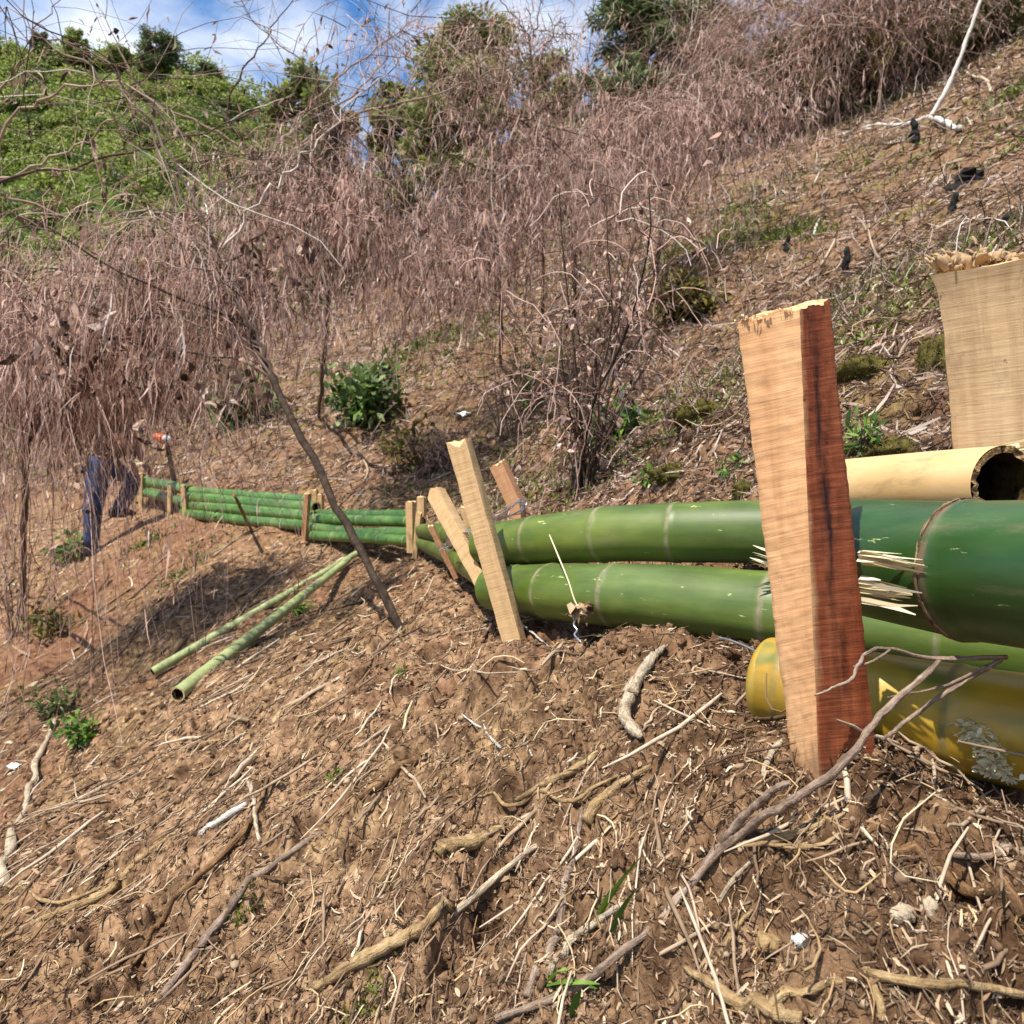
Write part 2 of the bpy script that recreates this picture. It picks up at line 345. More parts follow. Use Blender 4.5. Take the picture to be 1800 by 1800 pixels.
# sawn stakes (attribute: along, across, face)
def wood_mat(name, stops, heart=None, dark=.5, holes=False, mud=0):
    m, t, b = mat(name, .78, .2)
    v = attr_vec(t, 'grain')
    g = noise(t, mapping(t, v, (3.5, 60, 60)), 1.0, 7, .65, .5); sw = noise(t, mapping(t, v, (330, 9, 9)), 1.0, 3, .6); bl = noise(t, mapping(t, v, (8, 14, 14)), 1.0, 4, .6)
    f = mathn(t, 'ADD', mathn(t, 'ADD', mathn(t, 'MULTIPLY', g, .45), mathn(t, 'MULTIPLY', sw, .28)), mathn(t, 'MULTIPLY', bl, .3))
    c = ramp(t, f, stops)
    sw2 = noise(t, mapping(t, v, (240, 5, 5), (0, 0, .03)), 1.0, 6, .75)
    c = mixcol(t,   .2 if holes else .3, c, ramp(t, sw2, [(.36, (.50, .44, .38)), (.56, (1.12, 1.12, 1.12))]), 'MULTIPLY')
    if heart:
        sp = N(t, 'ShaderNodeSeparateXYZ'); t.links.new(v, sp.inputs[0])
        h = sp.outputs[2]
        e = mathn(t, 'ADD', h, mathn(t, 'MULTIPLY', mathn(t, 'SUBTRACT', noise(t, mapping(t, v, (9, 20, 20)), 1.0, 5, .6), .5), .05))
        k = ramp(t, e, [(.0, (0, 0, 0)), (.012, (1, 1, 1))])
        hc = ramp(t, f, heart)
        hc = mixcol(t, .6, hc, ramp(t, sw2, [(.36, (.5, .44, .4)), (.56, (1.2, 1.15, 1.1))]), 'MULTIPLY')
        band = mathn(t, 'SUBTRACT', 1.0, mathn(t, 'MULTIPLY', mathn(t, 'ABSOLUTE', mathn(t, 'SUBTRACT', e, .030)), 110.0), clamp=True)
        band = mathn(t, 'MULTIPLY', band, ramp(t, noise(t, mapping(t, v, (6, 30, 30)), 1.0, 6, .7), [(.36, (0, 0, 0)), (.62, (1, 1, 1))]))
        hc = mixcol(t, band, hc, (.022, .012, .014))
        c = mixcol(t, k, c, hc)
    if holes:
        hn = noise(t, mapping(t, v, (42, 60, 60)), 1.0, 3, .6); c = mixcol(t, ramp(t, hn, [(.26, (.9, .9, .9)), (.34, (0, 0, 0))]), c, (.05, .03, .015))
        st = noise(t, mapping(t, v, (7, 12, 12)), 1.0, 6, .7); c = mixcol(t, ramp(t, st, [(.48, (0, 0, 0)), (.66, (.75, .75, .75))]), c, (.20, .13, .075))
    hl = noise(t, mapping(t, v, (620, 30, 30), (0, 0, .12)), 1.0, 3, .6); c = mixcol(t, .5, c, ramp(t, hl, [(.34, (.68, .62, .56)), (.52, (1.06, 1.06, 1.06)), (.74, (1.3, 1.3, 1.28))]), 'MULTIPLY')
    pk = noise(t, mapping(t, v, (30, 240, 240)), 1.0, 4, .7); c = mixcol(t, ramp(t, pk, [(.27, (.8, .8, .8)), (.33, (0, 0, 0))]), c, (.10, .05, .025))
    if mud:
        sp2 = N(t, 'ShaderNodeSeparateXYZ'); t.links.new(v, sp2.inputs[0]); md = mathn(t, 'ADD', mathn(t, 'SUBTRACT', sp2.outputs[0], mud), mathn(t, 'MULTIPLY', mathn(t, 'SUBTRACT', noise(t, mapping(t, v, (30, 40, 40)), 1.0, 5, .7), .5), .16))
        c = mixcol(t, ramp(t, md, [(0, (0, 0, 0)), (.05, (.75, .75, .75))]), c, (.12, .072, .042))
    t.links.new(c, b.inputs['Base Color'])
    bump(t, b, mathn(t, 'ADD', mathn(t, 'MULTIPLY', sw, .6), mathn(t, 'ADD', g, sw2)), .35, .0016)
    return m
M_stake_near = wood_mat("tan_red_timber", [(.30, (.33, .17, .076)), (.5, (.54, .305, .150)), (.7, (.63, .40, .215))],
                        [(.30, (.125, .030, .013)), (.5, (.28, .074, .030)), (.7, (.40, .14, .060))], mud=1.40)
M_stake = wood_mat("pale_timber", [(.28, (.24, .150, .072)), (.5, (.44, .290, .145)), (.72, (.55, .39, .21))])
M_stake_red = wood_mat("reddish_timber", [(.28, (.17, .085, .042)), (.5, (.33, .17, .085)), (.72, (.45, .26, .14))])
M_stake_thick = wood_mat("bruised_timber", [(.28, (.20, .125, .062)), (.5, (.39, .265, .145)), (.72, (.50, .37, .22))], None, .5, True)
M_endgrain, t, b = mat("endgrain", .9, .1)
c = ramp(t, noise(t, objco(t), 160, 5, .7), [(.3, (.36, .20, .08)), (.6, (.66, .44, .23)), (.8, (.72, .55, .34))]); t.links.new(c, b.inputs['Base Color'])
bump(t, b, noise(t, objco(t), 240, 4), .6, .003)

# sticks, litter, dry crowns
def stick_mat(name, a, bcol, ccol):
    m, t, b = mat(name, .85, .15)
    oc = objco(t); n = noise(t, oc, 40, 6, .7); n2_ = noise(t, oc, 190, 4, .7)
    c = ramp(t, n, [(.3, a), (.5, bcol), (.7, ccol)]); c = mixcol(t, .5, c, ramp(t, n2_, [(.3, (.45, .43, .4)), (.7, (1.2, 1.2, 1.2))]), 'MULTIPLY')
    st = noise(t, mapping(t, attr_vec(t, 'grain'), (26, 420, 420)), 1.0, 5, .65)
    c = mixcol(t, .75, c, ramp(t, st, [(.34, (.32, .29, .26)), (.5, (.9, .9, .9)), (.68, (1.35, 1.3, 1.25))]), 'MULTIPLY')
    t.links.new(c, b.inputs['Base Color']); bump(t, b, mathn(t, 'ADD', mathn(t, 'ADD', n, n2_), mathn(t, 'MULTIPLY', st, 1.2)), .9, .003)
    return m
M_st_grey = stick_mat("grey_stick_bark", (.13, .090, .066), (.28, .205, .152), (.42, .33, .26))
M_st_pale = stick_mat("peeled_stick", (.30, .235, .16), (.46, .38, .27), (.58, .51, .40))
M_st_yellow = stick_mat("yellow_root", (.19, .12, .055), (.35, .24, .12), (.48, .36, .20))
M_st_brown = stick_mat("brown_root", (.085, .045, .022), (.20, .115, .055), (.33, .21, .11))
M_st_dark = stick_mat("dark_bark", (.018, .012, .009), (.050, .034, .024), (.10, .072, .05))
M_st_white = stick_mat("bleached_wood", (.42, .39, .34), (.58, .55, .50), (.70, .68, .63))
M_char = stick_mat("charcoal", (.006, .006, .006), (.016, .015, .014), (.04, .036, .032))
M_litter = island_mat("plant_litter", [(0, (.058, .032, .018)), (.22, (.13, .075, .040)), (.45, (.24, .15, .085)), (.70, (.36, .245, .145)), (.9, (.50, .37, .235)), (1, (.60, .50, .36))], .85, .15, .12)
M_litter_pink = island_mat("slope_litter", [(0, (.042, .026, .018)), (.28, (.125, .078, .053)), (.55, (.235, .155, .112)), (.82, (.38, .27, .205)), (1, (.58, .49, .41))], .85, .15, .1)
M_stalk = island_mat("dry_stalk", [(0, (.075, .045, .028)), (.35, (.19, .125, .080)), (.7, (.33, .24, .16)), (1, (.52, .43, .32))], .85, .15, 0, .5, 50)
M_humus = island_mat("humus", [(0, (.024, .015, .010)), (.3, (.080, .050, .031)), (.65, (.19, .125, .077)), (.92, (.36, .255, .165)), (1, (.58, .47, .33))], .95, .1, .05, .4, 40)
M_root = island_mat("fine_roots", [(0, (.10, .058, .030)), (.35, (.25, .155, .078)), (.7, (.43, .30, .155)), (1, (.58, .47, .30))], .85, .15)
M_crumb = island_mat("soil_crumb", [(0, (.050, .029, .017)), (.5, (.13, .080, .046)), (.9, (.22, .145, .088)), (1, (.33, .25, .16))], 1.0, .08, 0, .5, 60)
DRY = [(0, (.05, .024, .016)), (.20, (.14, .075, .052)), (.30, (.47, .280, .212)), (.62, (.74, .490, .400)), (.92, (.79, .60, .51)), (1, (.84, .77, .69))]
M_dry = island_mat("dry_foliage", DRY, .75, .2, .34, .45, 2.2)
M_dryleaf = island_mat("dead_leaf", [(0, (.028, .014, .010)), (.25, (.075, .038, .026)), (.5, (.22, .125, .088)), (.8, (.42, .28, .21)), (1, (.60, .46, .37))], .7, .25, .25, .2, 6)
M_twig = island_mat("dead_twig", [(0, (.042, .026, .018)), (.4, (.13, .085, .060)), (.7, (.29, .205, .155)), (.90, (.42, .34, .28)), (1, (.74, .69, .63))], .8, .2, 0, .3, 14)
M_stem = island_mat("shrub_stem", [(0, (.030, .020, .014)), (.5, (.095, .062, .043)), (.9, (.19, .135, .10)), (1, (.40, .33, .27))], .85, .15, 0, .3, 14)
M_bark = stick_mat("dead_bark", (.045, .028, .019), (.11, .074, .052), (.20, .145, .11))
def leafmat(name, stops, tr=.3): return island_mat(name, stops, .55, .3, tr, .2, 4)
M_green = leafmat("bright_leaf", [(0, (.030, .075, .010)), (.5, (.075, .165, .018)), (1, (.17, .29, .035))])
M_cover = leafmat("slope_moss", [(0, (.045, .050, .012)), (.4, (.105, .115, .020)), (.75, (.165, .195, .030)), (1, (.20, .30, .04))])
M_shrub = leafmat("shrub_leaf", [(0, (.030, .055, .014)), (.5, (.075, .130, .030)), (.85, (.14, .215, .050)), (1, (.28, .35, .16))])
M_olive = leafmat("olive_leaf", [(0, (.045, .042, .010)), (.5, (.11, .105, .018)), (.85, (.20, .18, .035)), (1, (.30, .19, .04))])
M_olive2 = leafmat("dull_leaf", [(0, (.040, .050, .016)), (.5, (.090, .105, .030)), (.8, (.16, .15, .055)), (1, (.26, .18, .10))])
M_forest = leafmat("forest_leaf", [(0, (.085, .115, .026)), (.45, (.215, .27, .055)), (.8, (.34, .40, .095)), (1, (.44, .46, .16))], .45)
M_forest_dark = leafmat("conifer_leaf", [(0, (.060, .085, .032)), (.5, (.11, .155, .055)), (1, (.18, .23, .09))])
M_tree = leafmat("tree_leaf", [(0, (.075, .095, .026)), (.5, (.165, .205, .050)), (.85, (.26, .31, .08)), (1, (.34, .29, .12))], .5)
M_moss = island_mat("moss", [(0, (.040, .036, .008)), (.5, (.095, .085, .014)), (1, (.17, .15, .028))], .95, .1, .1, .3, 20)
M_moss_core, t, b = mat("mossy_soil", 1, .1)
c = ramp(t, noise(t, objco(t), 26, 7, .7), [(.3, (.025, .018, .008)), (.5, (.075, .062, .018)), (.7, (.15, .13, .035))]); t.links.new(c, b.inputs['Base Color'])
M_hill, t, b = mat("hill_soil", 1, .1)
c = ramp(t, noise(t, objco(t), .3, 6), [(.3, (.030, .055, .010)), (.7, (.085, .125, .022))]); t.links.new(c, b.inputs['Base Color'])
def plain(name, col, rough=.6, spec=.3, metal=0, sc=30, var=.25):
    m, t, b = mat(name, rough, spec); b.inputs['Metallic'].default_value = metal
    lo = tuple(v * (1 - var) for v in col); hi = tuple(min(1, v * (1 + var)) for v in col)
    t.links.new(ramp(t, noise(t, objco(t), sc, 5, .6), [(.3, lo), (.7, hi)]), b.inputs['Base Color']); return m
M_wire = plain("wire", (.60, .62, .66), .28, .5, .9, 80)
M_denim = plain("denim", (.032, .055, .125), .9, .15, 0, 14, .5)
M_shirt = plain("shirt", (.018, .019, .024), .9, .15, 0, 18, .4)
M_skin = plain("skin", (.32, .17, .10), .6, .3, 0, 20, .1)
M_hair = plain("hair", (.012, .010, .009), .6, .3)
M_shoe = plain("shoe", (.020, .019, .020), .7, .3)
M_orange = plain("orange_plastic", (.68, .13, .035), .5, .4)
M_white = plain("white_scrap", (.70, .71, .73), .6, .3, 0, 60, .12)
M_navy = plain("navy_print", (.05, .06, .11), .6, .3)

# ------------------------------------------------------------------ ground sheet (finer near the camera)
rng = np.random.default_rng(5)
a_f = np.linspace(-48, 48, 760); a_s = np.concatenate([np.linspace(-180, -48.6, 74)[:-1], a_f, np.linspace(48.6, 180, 74)[1:]])
ang = np.radians(a_s)[:-1]; rad = np.concatenate([[.02], np.geomspace(.22, 62, 1050)])
A, R = np.meshgrid(ang, rad, indexing='ij')
dA = np.radians(96 / 760) * np.ones_like(ang); dA[np.abs(ang) > math.radians(48.3)] = math.radians(1.8)
X = R * np.sin(A); Y = R * np.cos(A); SP = np.maximum(R * dA[:, None], R * .0025)
Z = height(X.ravel(), Y.ravel(), SP.ravel()).reshape(X.shape)
idx = np.arange(X.size).reshape(X.shape); nx = np.roll(idx, -1, axis=0)
Q = np.stack([idx[:, :-1], idx[:, 1:], nx[:, 1:], nx[:, :-1]], -1).reshape(-1, 4)
g = MB(); g.add(np.stack([X, Y, Z], -1).reshape(-1, 3), Q)
c0 = len(g.V[0]); g.add([(0, 0, float(Z[:, 0].mean()))]); ring0 = idx[:, 0]
g.T.append(np.stack([np.full(len(ring0), c0), ring0, np.roll(ring0, -1)], -1)); g.TM.append(np.zeros(len(ring0), int))
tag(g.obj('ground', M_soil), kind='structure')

def scatter(n, rmin, rmax, amax, rng, power=0.0):
    a = np.radians(rng.uniform(-amax, amax, n)); u = rng.uniform(0, 1, n)
    r = np.exp(np.log(rmin) + u * (np.log(rmax) - np.log(rmin)))
    x = r * np.sin(a); y = r * np.cos(a); return x, y, r
def ground_normal(x, y, e):
    h0 = height(x, y, e); hx = height(x + e, y, e); hy = height(x, y + e, e)
    return unit(np.stack([-(hx - h0) / e, -(hy - h0) / e, np.ones_like(x)], -1)), h0

# loose litter lying on the slope
def litter(name, n, rmin, rmax, lf, wf, m, seed, lift=.3, up=.12, K=4, label='', cat='litter', bend=.25, keep=None, along=.0):
    r_ = np.random.default_rng(seed); x, y, r = scatter(n, rmin, rmax, 52, r_)
    if keep is not None:
        k = keep(x, y, r, r_); x, y, r = x[k], y[k], r[k]
    n_, h = ground_normal(x, y, .02 + .01 * r)
    th = r_.uniform(0, 2 * math.pi, len(x)); th = np.where(r_.uniform(size=len(x)) < along, math.radians(238) + r_.normal(0, .35, len(x)), th)
    D = np.stack([np.cos(th), np.sin(th), np.zeros_like(th)], -1); D = unit(D - n_ * np.sum(D * n_, -1, keepdims=True) + n_ * r_.normal(0, up, len(x))[:, None])
    Ln = lf(r) * r_.lognormal(0, .45, len(x)); Wd = wf(r) * r_.lognormal(0, .35, len(x))
    hz = height(x, y); P0 = np.stack([x, y, hz], -1) + n_ * (Wd * lift + .002)[:, None]; Sd = unit(np.cross(D, n_))
    tt = np.linspace(-.5, .5, K); cv = r_.normal(0, bend, len(x)); cu = r_.normal(0, bend * .5, len(x))
    P = P0[:, None] + D[:, None] * (Ln[:, None] * tt)[..., None] + Sd[:, None] * ((Ln * cv)[:, None] * (tt ** 2 * 2))[..., None] + n_[:, None] * ((Ln * np.abs(cu))[:, None] * (.3 - tt ** 2 * 2 * np.sign(cu)[:, None]))[..., None]
    return P, Wd, Sd, n_, r_
mb = MB()
P, Wd, Sd, n_, r_ = litter('', 30000, .42, 26, lambda r: .006 + .0105 * r, lambda r: .0006 + .0008 * r, None, 1, along=.4, bend=.12)
prof = np.array([.5, 1, .9, .3]); tw = r_.normal(0, .6, len(P)); Wv = (Sd * np.cos(tw)[:, None] + n_ * np.sin(tw)[:, None])
V, Q = ribbons(P, Wv[:, None] * (Wd[:, None] * prof)[..., None]); mb.add(V, Q)
tag(mb.obj('plant_litter', M_litter), 'dry stalks, leaf scraps and bark bits strewn over the soil', 'plant litter', kind='stuff')
mb = MB()
def above(x, y, r, q): return base_height(x, y) > (-.05 + q.normal(0, .07, len(x)))
P, Wd, Sd, n_, r_ = litter('', 150000, .95, 32, lambda r: .020 + .016 * r ** .85, lambda r: .0009 + .00062 * r, None, 2, keep=above, up=.34)
V, Q = ribbons(P, (Sd * .6 + n_ * .8)[:, None] * (Wd[:, None] * prof)[..., None]); mb.add(V, Q)
tag(mb.obj('slope_litter', M_litter_pink), 'pinkish brown dead leaves and twigs covering the upper slope', 'plant litter', kind='stuff')
mb = MB()
P, Wd, Sd, n_, r_ = litter('', 2600, .40, 6.0, lambda r: .018 + .026 * r, lambda r: .00035 + .0005 * r, None, 3, K=6, up=.12, bend=.55, along=.4)
P = P + r_.normal(0, .0012, P.shape); V, Q = tubes(P, Wd[:, None] * np.array([.7, 1, 1, .9, .7, .3]), 4, r_); mb.add(V, Q)
tag(mb.obj('root_fibres', M_root), 'thin pale root fibres tangled in the loose soil', 'root fibres', kind='stuff')
mb = MB()
P, Wd, Sd, n_, r_ = litter('', 150000, .42, 6, lambda r: .0048 + .0055 * r, lambda r: .0004 + .00045 * r, None, 6, up=.35, K=3, along=.15)
V, Q = ribbons(P, (Sd * .6 + n_ * .6)[:, None] * (Wd[:, None] * np.array([.6, 1, .4]))[..., None]); mb.add(V, Q)
tag(mb.obj('humus', M_humus), 'fine dark humus and rotted fibres mixed through the soil', 'humus', kind='stuff')
mb = MB()
P, Wd, Sd, n_, r_ = litter('', 1500, .45, 7.0, lambda r: .045 + .055 * r, lambda r: .0006 + .0009 * r, None, 9, K=7, up=.07, bend=.08, along=.8, lift=.8)
P = P + r_.normal(0, .0012, P.shape); V, Q = tubes(P, Wd[:, None] * np.array([.6, 1, 1, 1, .9, .7, .3]), 5, r_); mb.add(V, Q)
tag(mb.obj('dry_stalks', M_stalk), 'thin straight dry stalks strewn down the dug slope', 'dry stalks', kind='stuff')
# crumbs of earth
def ico():
    p = (1 + 5 ** .5) / 2; v = np.array([(-1, p, 0), (1, p, 0), (-1, -p, 0), (1, -p, 0), (0, -1, p), (0, 1, p), (0, -1, -p), (0, 1, -p), (p, 0, -1), (p, 0, 1), (-p, 0, -1), (-p, 0, 1)], float)
    f = [(0, 11, 5), (0, 5, 1), (0, 1, 7), (0, 7, 10), (0, 10, 11), (1, 5, 9), (5, 11, 4), (11, 10, 2), (10, 7, 6), (7, 1, 8), (3, 9, 4), (3, 4, 2), (3, 2, 6), (3, 6, 8), (3, 8, 9), (4, 9, 5), (2, 4, 11), (6, 2, 10), (8, 6, 7), (9, 8, 1)]
    return unit(v), np.array(f)
IV, IF = ico()
def icos(lv):
    V, F = list(map(tuple, IV)), IF
    for _ in range(lv):
        c = {}; nF = []
        def mid(a, b_):
            k = (min(a, b_), max(a, b_))
            if k not in c: m_ = unit((np.array(V[a]) + np.array(V[b_])) / 2); V.append(tuple(m_)); c[k] = len(V) - 1
            return c[k]
        for a, b_, d in F:
            x, y_, z_ = mid(a, b_), mid(b_, d), mid(d, a); nF += [(a, x, z_), (b_, y_, x), (d, z_, y_), (x, y_, z_)]
        F = np.array(nF)
    return np.array(V), F
I1V, I1F = icos(1)
r_ = np.random.default_rng(8); x, y, r = scatter(16000, .42, 4.5, 50, r_); h = height(x, y); s = np.minimum((.0009 + .0012 * r) * r_.lognormal(0, .45, len(x)), .0025 + .0035 * r)
V = I1V[None] * (1 + r_.normal(0, .19, (len(x), len(I1V), 1))) * (s[:, None, None] * r_.uniform(.6, 1.25, (len(x), 1, 3))) + np.stack([x, y, h + s * .25], -1)[:, None]
T = I1F[None] + (np.arange(len(x)) * len(I1V))[:, None, None]
mb = MB(); mb.add(V, T=T); tag(mb.obj('soil_crumbs', M_crumb), 'loose crumbs of dark earth lying on the dug soil', 'soil crumbs', kind='stuff')
r_ = np.random.default_rng(18); x, y, r = scatter(700, .45, 4.0, 50, r_); h = height(x, y); s = np.minimum((.0028 + .0034 * r) * r_.lognormal(0, .5, len(x)), .004 + .006 * r); I2V, I2F = icos(2)
off = r_.uniform(0, 60, (len(x), 1)); dd = 1 + .75 * fbm(I2V[None, :, 0] * 1.6 + off + I2V[None, :, 2], I2V[None, :, 1] * 1.6 - off + .7 * I2V[None, :, 2], 3, 5) + .5 * fbm(I2V[None, :, 0] * 7 + off, I2V[None, :, 1] * 7 + I2V[None, :, 2] * 5, 2, 9)
V = I2V[None] * dd[..., None] * (s[:, None, None] * r_.uniform(.6, 1.3, (len(x), 1, 3))) + np.stack([x, y, h + s * .15], -1)[:, None]; T = I2F[None] + (np.arange(len(x)) * len(I2V))[:, None, None]
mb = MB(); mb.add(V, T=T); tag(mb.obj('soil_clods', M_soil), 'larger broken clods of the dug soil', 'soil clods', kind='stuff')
# dead stems standing in the litter of the upper slope
r_ = np.random.default_rng(12); x, y, r = scatter(11000, 2.6, 28, 48, r_); k = above(x, y, r, r_) & (fbm(x * .8, y * .8, 2, 5) > -.15); x, y, r = x[k], y[k], r[k]
st = np.stack([x, y, height(x, y) - .02], -1); D = unit(np.stack([r_.normal(0, .4, len(x)), r_.normal(0, .4, len(x)), np.ones(len(x))], -1))
P = strands(st, D, (.06 + .014 * r) * r_.lognormal(0, .5, len(x)), 5, .12, .22, r_)
V, Q = tubes(P, (.0012 + .0005 * r)[:, None] * np.array([1, .9, .8, .6, .3]), 3, r_); mb = MB(); mb.add(V, Q)
tag(mb.obj('dead_stems', M_twig), 'short dead stems standing in the litter of the upper slope', 'dead stems', kind='stuff')
# low green growth on the upper slope
r_ = np.random.default_rng(14); x, y, r = scatter(60000, 2.5, 30, 46, r_); f = fbm(x * .55 + 9, y * .55, 4, 61); k = above(x, y, r, r_) & (f > .13 - .05 * r_.normal(size=len(x))); x, y, r = x[k], y[k], r[k]
C = np.stack([x, y, height(x, y) + .01], -1); D = unit(r_.normal(size=C.shape) + [0, 0, .9])
V, T = leaves(C, D, unit(r_.normal(size=C.shape) + [0, 0, 1]), (.009 + .0055 * r) * r_.lognormal(0, .3, len(x)), (.002 + .0010 * r)); mb = MB(); mb.add(V, T=T)
for px, py, rp, n in ((1400, 402, 55, 700), (1275, 432, 60, 500), (1180, 450, 50, 300), (815, 585, 60, 500), (745, 605, 45, 300), (1300, 395, 50, 350), (1190, 172, 40, 150), (1560, 180, 60, 250), (1785, 165, 30, 200), (1110, 770, 60, 260), (690, 640, 50, 250), (1150, 345, 60, 350), (330, 1000, 60, 260), (250, 960, 40, 200), (700, 1190, 14, 40), (590, 1370, 20, 40), (430, 1590, 25, 60), (640, 1770, 40, 120)):
    p = hitc(px, py); rw = rp / FPX * p[1]; n = int(n * 2.2) if py < 700 else n; x = p[0] + r_.normal(0, rw * .5, n); y = p[1] + r_.normal(0, rw * .9, n); r = np.hypot(x, y); C = np.stack([x, y, height(x, y) + .004], -1)
    V, T = leaves(C, unit(r_.normal(size=C.shape) + [0, 0, .9]), unit(r_.normal(size=C.shape) + [0, 0, 1]), (.005 + .0055 * r) * r_.lognormal(0, .35, n), (.0010 + .0010 * r)); mb.add(V, T=T)
tag(mb.obj('ground_cover', M_cover), 'low green seedlings and moss growing in patches on the slope', 'ground cover', kind='stuff')

# ------------------------------------------------------------------ bamboo
def culm(path, rads, nodes, n=90, sides=40, hollow=(True, True), seed=0, mats=None):
    """outer wall with node rings, cut hollow ends"""
    P = smooth_path(path, n); seg = np.linalg.norm(np.diff(P, axis=0), axis=1); s = np.concatenate([[0], np.cumsum(seg)]); Lt = s[-1]
    nd = [f * Lt for f in nodes]; extra = sum([[q + o for o in (-.030, -.014, -.006, -.002, .002, .006, .010, .018, .034)] for q in nd], [])
    ss = np.unique(np.clip(np.concatenate([np.linspace(0, Lt, n), extra]), 0, Lt)); ss = ss[np.concatenate([[True], np.diff(ss) > .0011])]; PP = np.stack([np.interp(ss, s, P[:, i]) for i in range(3)], 1); TT = frames(P); TT = unit(np.stack([np.interp(ss, s, TT[:, i]) for i in range(3)], 1))
    rr = np.interp(ss / Lt, np.linspace(0, 1, len(rads)), rads); ring = np.zeros(len(ss))
    rs = np.random.default_rng(seed)
    for q in nd:
        d = ss - q; rr = rr * (1 + .020 * np.exp(-(np.abs(d) / .020) ** 1.5) + .022 * np.exp(-(d / .005) ** 2) - .006 * np.exp(-((d + .012) / .006) ** 2)); ring = np.maximum(ring, np.exp(-((d - .001) / .0042) ** 4))
    T = TT; U = unit(np.cross(T, [0, 0, 1.0])); W = np.cross(U, T); a = np.arange(sides) / sides * 2 * math.pi
    el = 1 + .012 * np.sin(a * 2 + seed) + .008 * np.sin(a * 3 + 2 * seed)
    V = PP[:, None] + (rr[:, None] * el)[..., None] * (U[:, None] * np.cos(a)[None, :, None] + W[:, None] * np.sin(a)[None, :, None])
    At = np.stack([np.repeat(ss[:, None], sides, 1) + seed * 3.7, np.cos(a)[None] * rr[:, None], np.sin(a)[None] * rr[:, None]], -1)
    K = len(ss); idx = np.arange(K * sides).reshape(K, sides); nx = np.roll(idx, -1, 1)
    Q = np.stack([idx[:-1], nx[:-1], nx[1:], idx[1:]], -1).reshape(-1, 4)
    m = MB(); m.add(V, Q, A=At); ringv = [np.repeat(ring, sides)]
    for e, flag in ((0, hollow[0]), (-1, hollow[1])):
        if flag is None: continue
        c = PP[e]; o = V[e]; inward = T[0] if e == 0 else -T[-1]; jag = rs.normal(0, .004 if flag == 'rough' else .0006, (sides, 1)) * inward
        fr = .82
        r0 = o + jag; r1 = c + (o - c) * fr + jag * .6; r2 = c + (o - c) * fr + inward * .22; vv = np.concatenate([r0, r1, r2, [c + inward * .22]])
        i0 = np.arange(sides); i1 = (i0 + 1) % sides
        fl = (lambda q: q[:, ::-1]) if e == 0 else (lambda q: q)
        m.add(vv[:2 * sides], fl(np.stack([i0, i1, i1 + sides, i0 + sides], -1)), mi=1)
        m.add(vv[sides:], fl(np.stack([i0, i1, i1 + sides, i0 + sides], -1)), T=np.stack([np.full(sides, 2 * sides), sides + i0, sides + i1], -1), mi=2)
        ringv += [np.zeros(2 * sides), np.zeros(2 * sides + 1)]
    return m, np.concatenate(ringv)
def make_culm(name, label, path, rads, nodes, material, group, hollow=(True, True), seed=0, sides=40, cat='bamboo culm', n=90):
    path = np.asarray(path, float); base = path[len(path) // 2].copy(); base[2] -= max(rads)
    t_ = thing(name, base, label, cat, group)
    m, ring = culm(path, rads, nodes, n, sides, hollow, seed)
    o = m.obj('culm_wall', [material, M_rim if name == 'bamboo_tube' else M_pith, M_hollow], t_, attr='grain')
    at = o.data.attributes.new('ring', 'FLOAT', 'POINT'); at.data.foreach_set('value', ring.astype(np.float32))
    return t_
GB = 'bamboo culms stacked along the contour'
r_ = np.random.default_rng(21)
up1 = make_culm('bamboo_culm', 'long green culm on top of the stack between the two nearest stakes', [pt(1440, 940, 1.34), pt(1330, 935, 1.40), pt(1200, 936, 1.47), pt(1090, 938, 1.54), pt(960, 948, 1.66), pt(852, 958, 1.82)],
          [.057, .056, .055, .054, .051, .046], [.33, .53, .76, .93], M_bamboo, GB, seed=1)
lo1 = make_culm('bamboo_culm', 'scuffed green culm at ground level directly under the long upper culm', [pt(1980, 1165, .93), pt(1700, 1122, 1.06), pt(1480, 1085, 1.20), pt(1345, 1072, 1.27), pt(1180, 1053, 1.38), pt(1020, 1043, 1.52), pt(868, 1034, 1.76)],
          [.068, .066, .063, .061, .058, .055, .049], [.16, .40, .66, .81, .91], M_bamboo, GB, seed=2)
up2 = make_culm('bamboo_culm', 'thickest deep green culm, with a brown scar around its joint, at the right edge', [pt(2150, 1035, .56), pt(1800, 1008, .69), pt(1690, 1000, .745), pt(1560, 984, .83), pt(1430, 966, .95)],
          [.066, .0645, .0635, .063, .060], [.455, ], M_bamboo_dark, GB, hollow=(True, 'rough'), seed=3, sides=56, n=120)
gold = make_culm('bamboo_culm', 'yellow and green culm lying on the soil behind the nearest stake', [pt(2050, 1325, .68), pt(1800, 1285, .765), pt(1650, 1258, .82), pt(1480, 1222, .885), pt(1352, 1196, .94)],
          [.056, .055, .054, .053, .050], [.09, .45, .93], M_bamboo_gold, GB, hollow=(True, None), seed=4, sides=52, n=110)
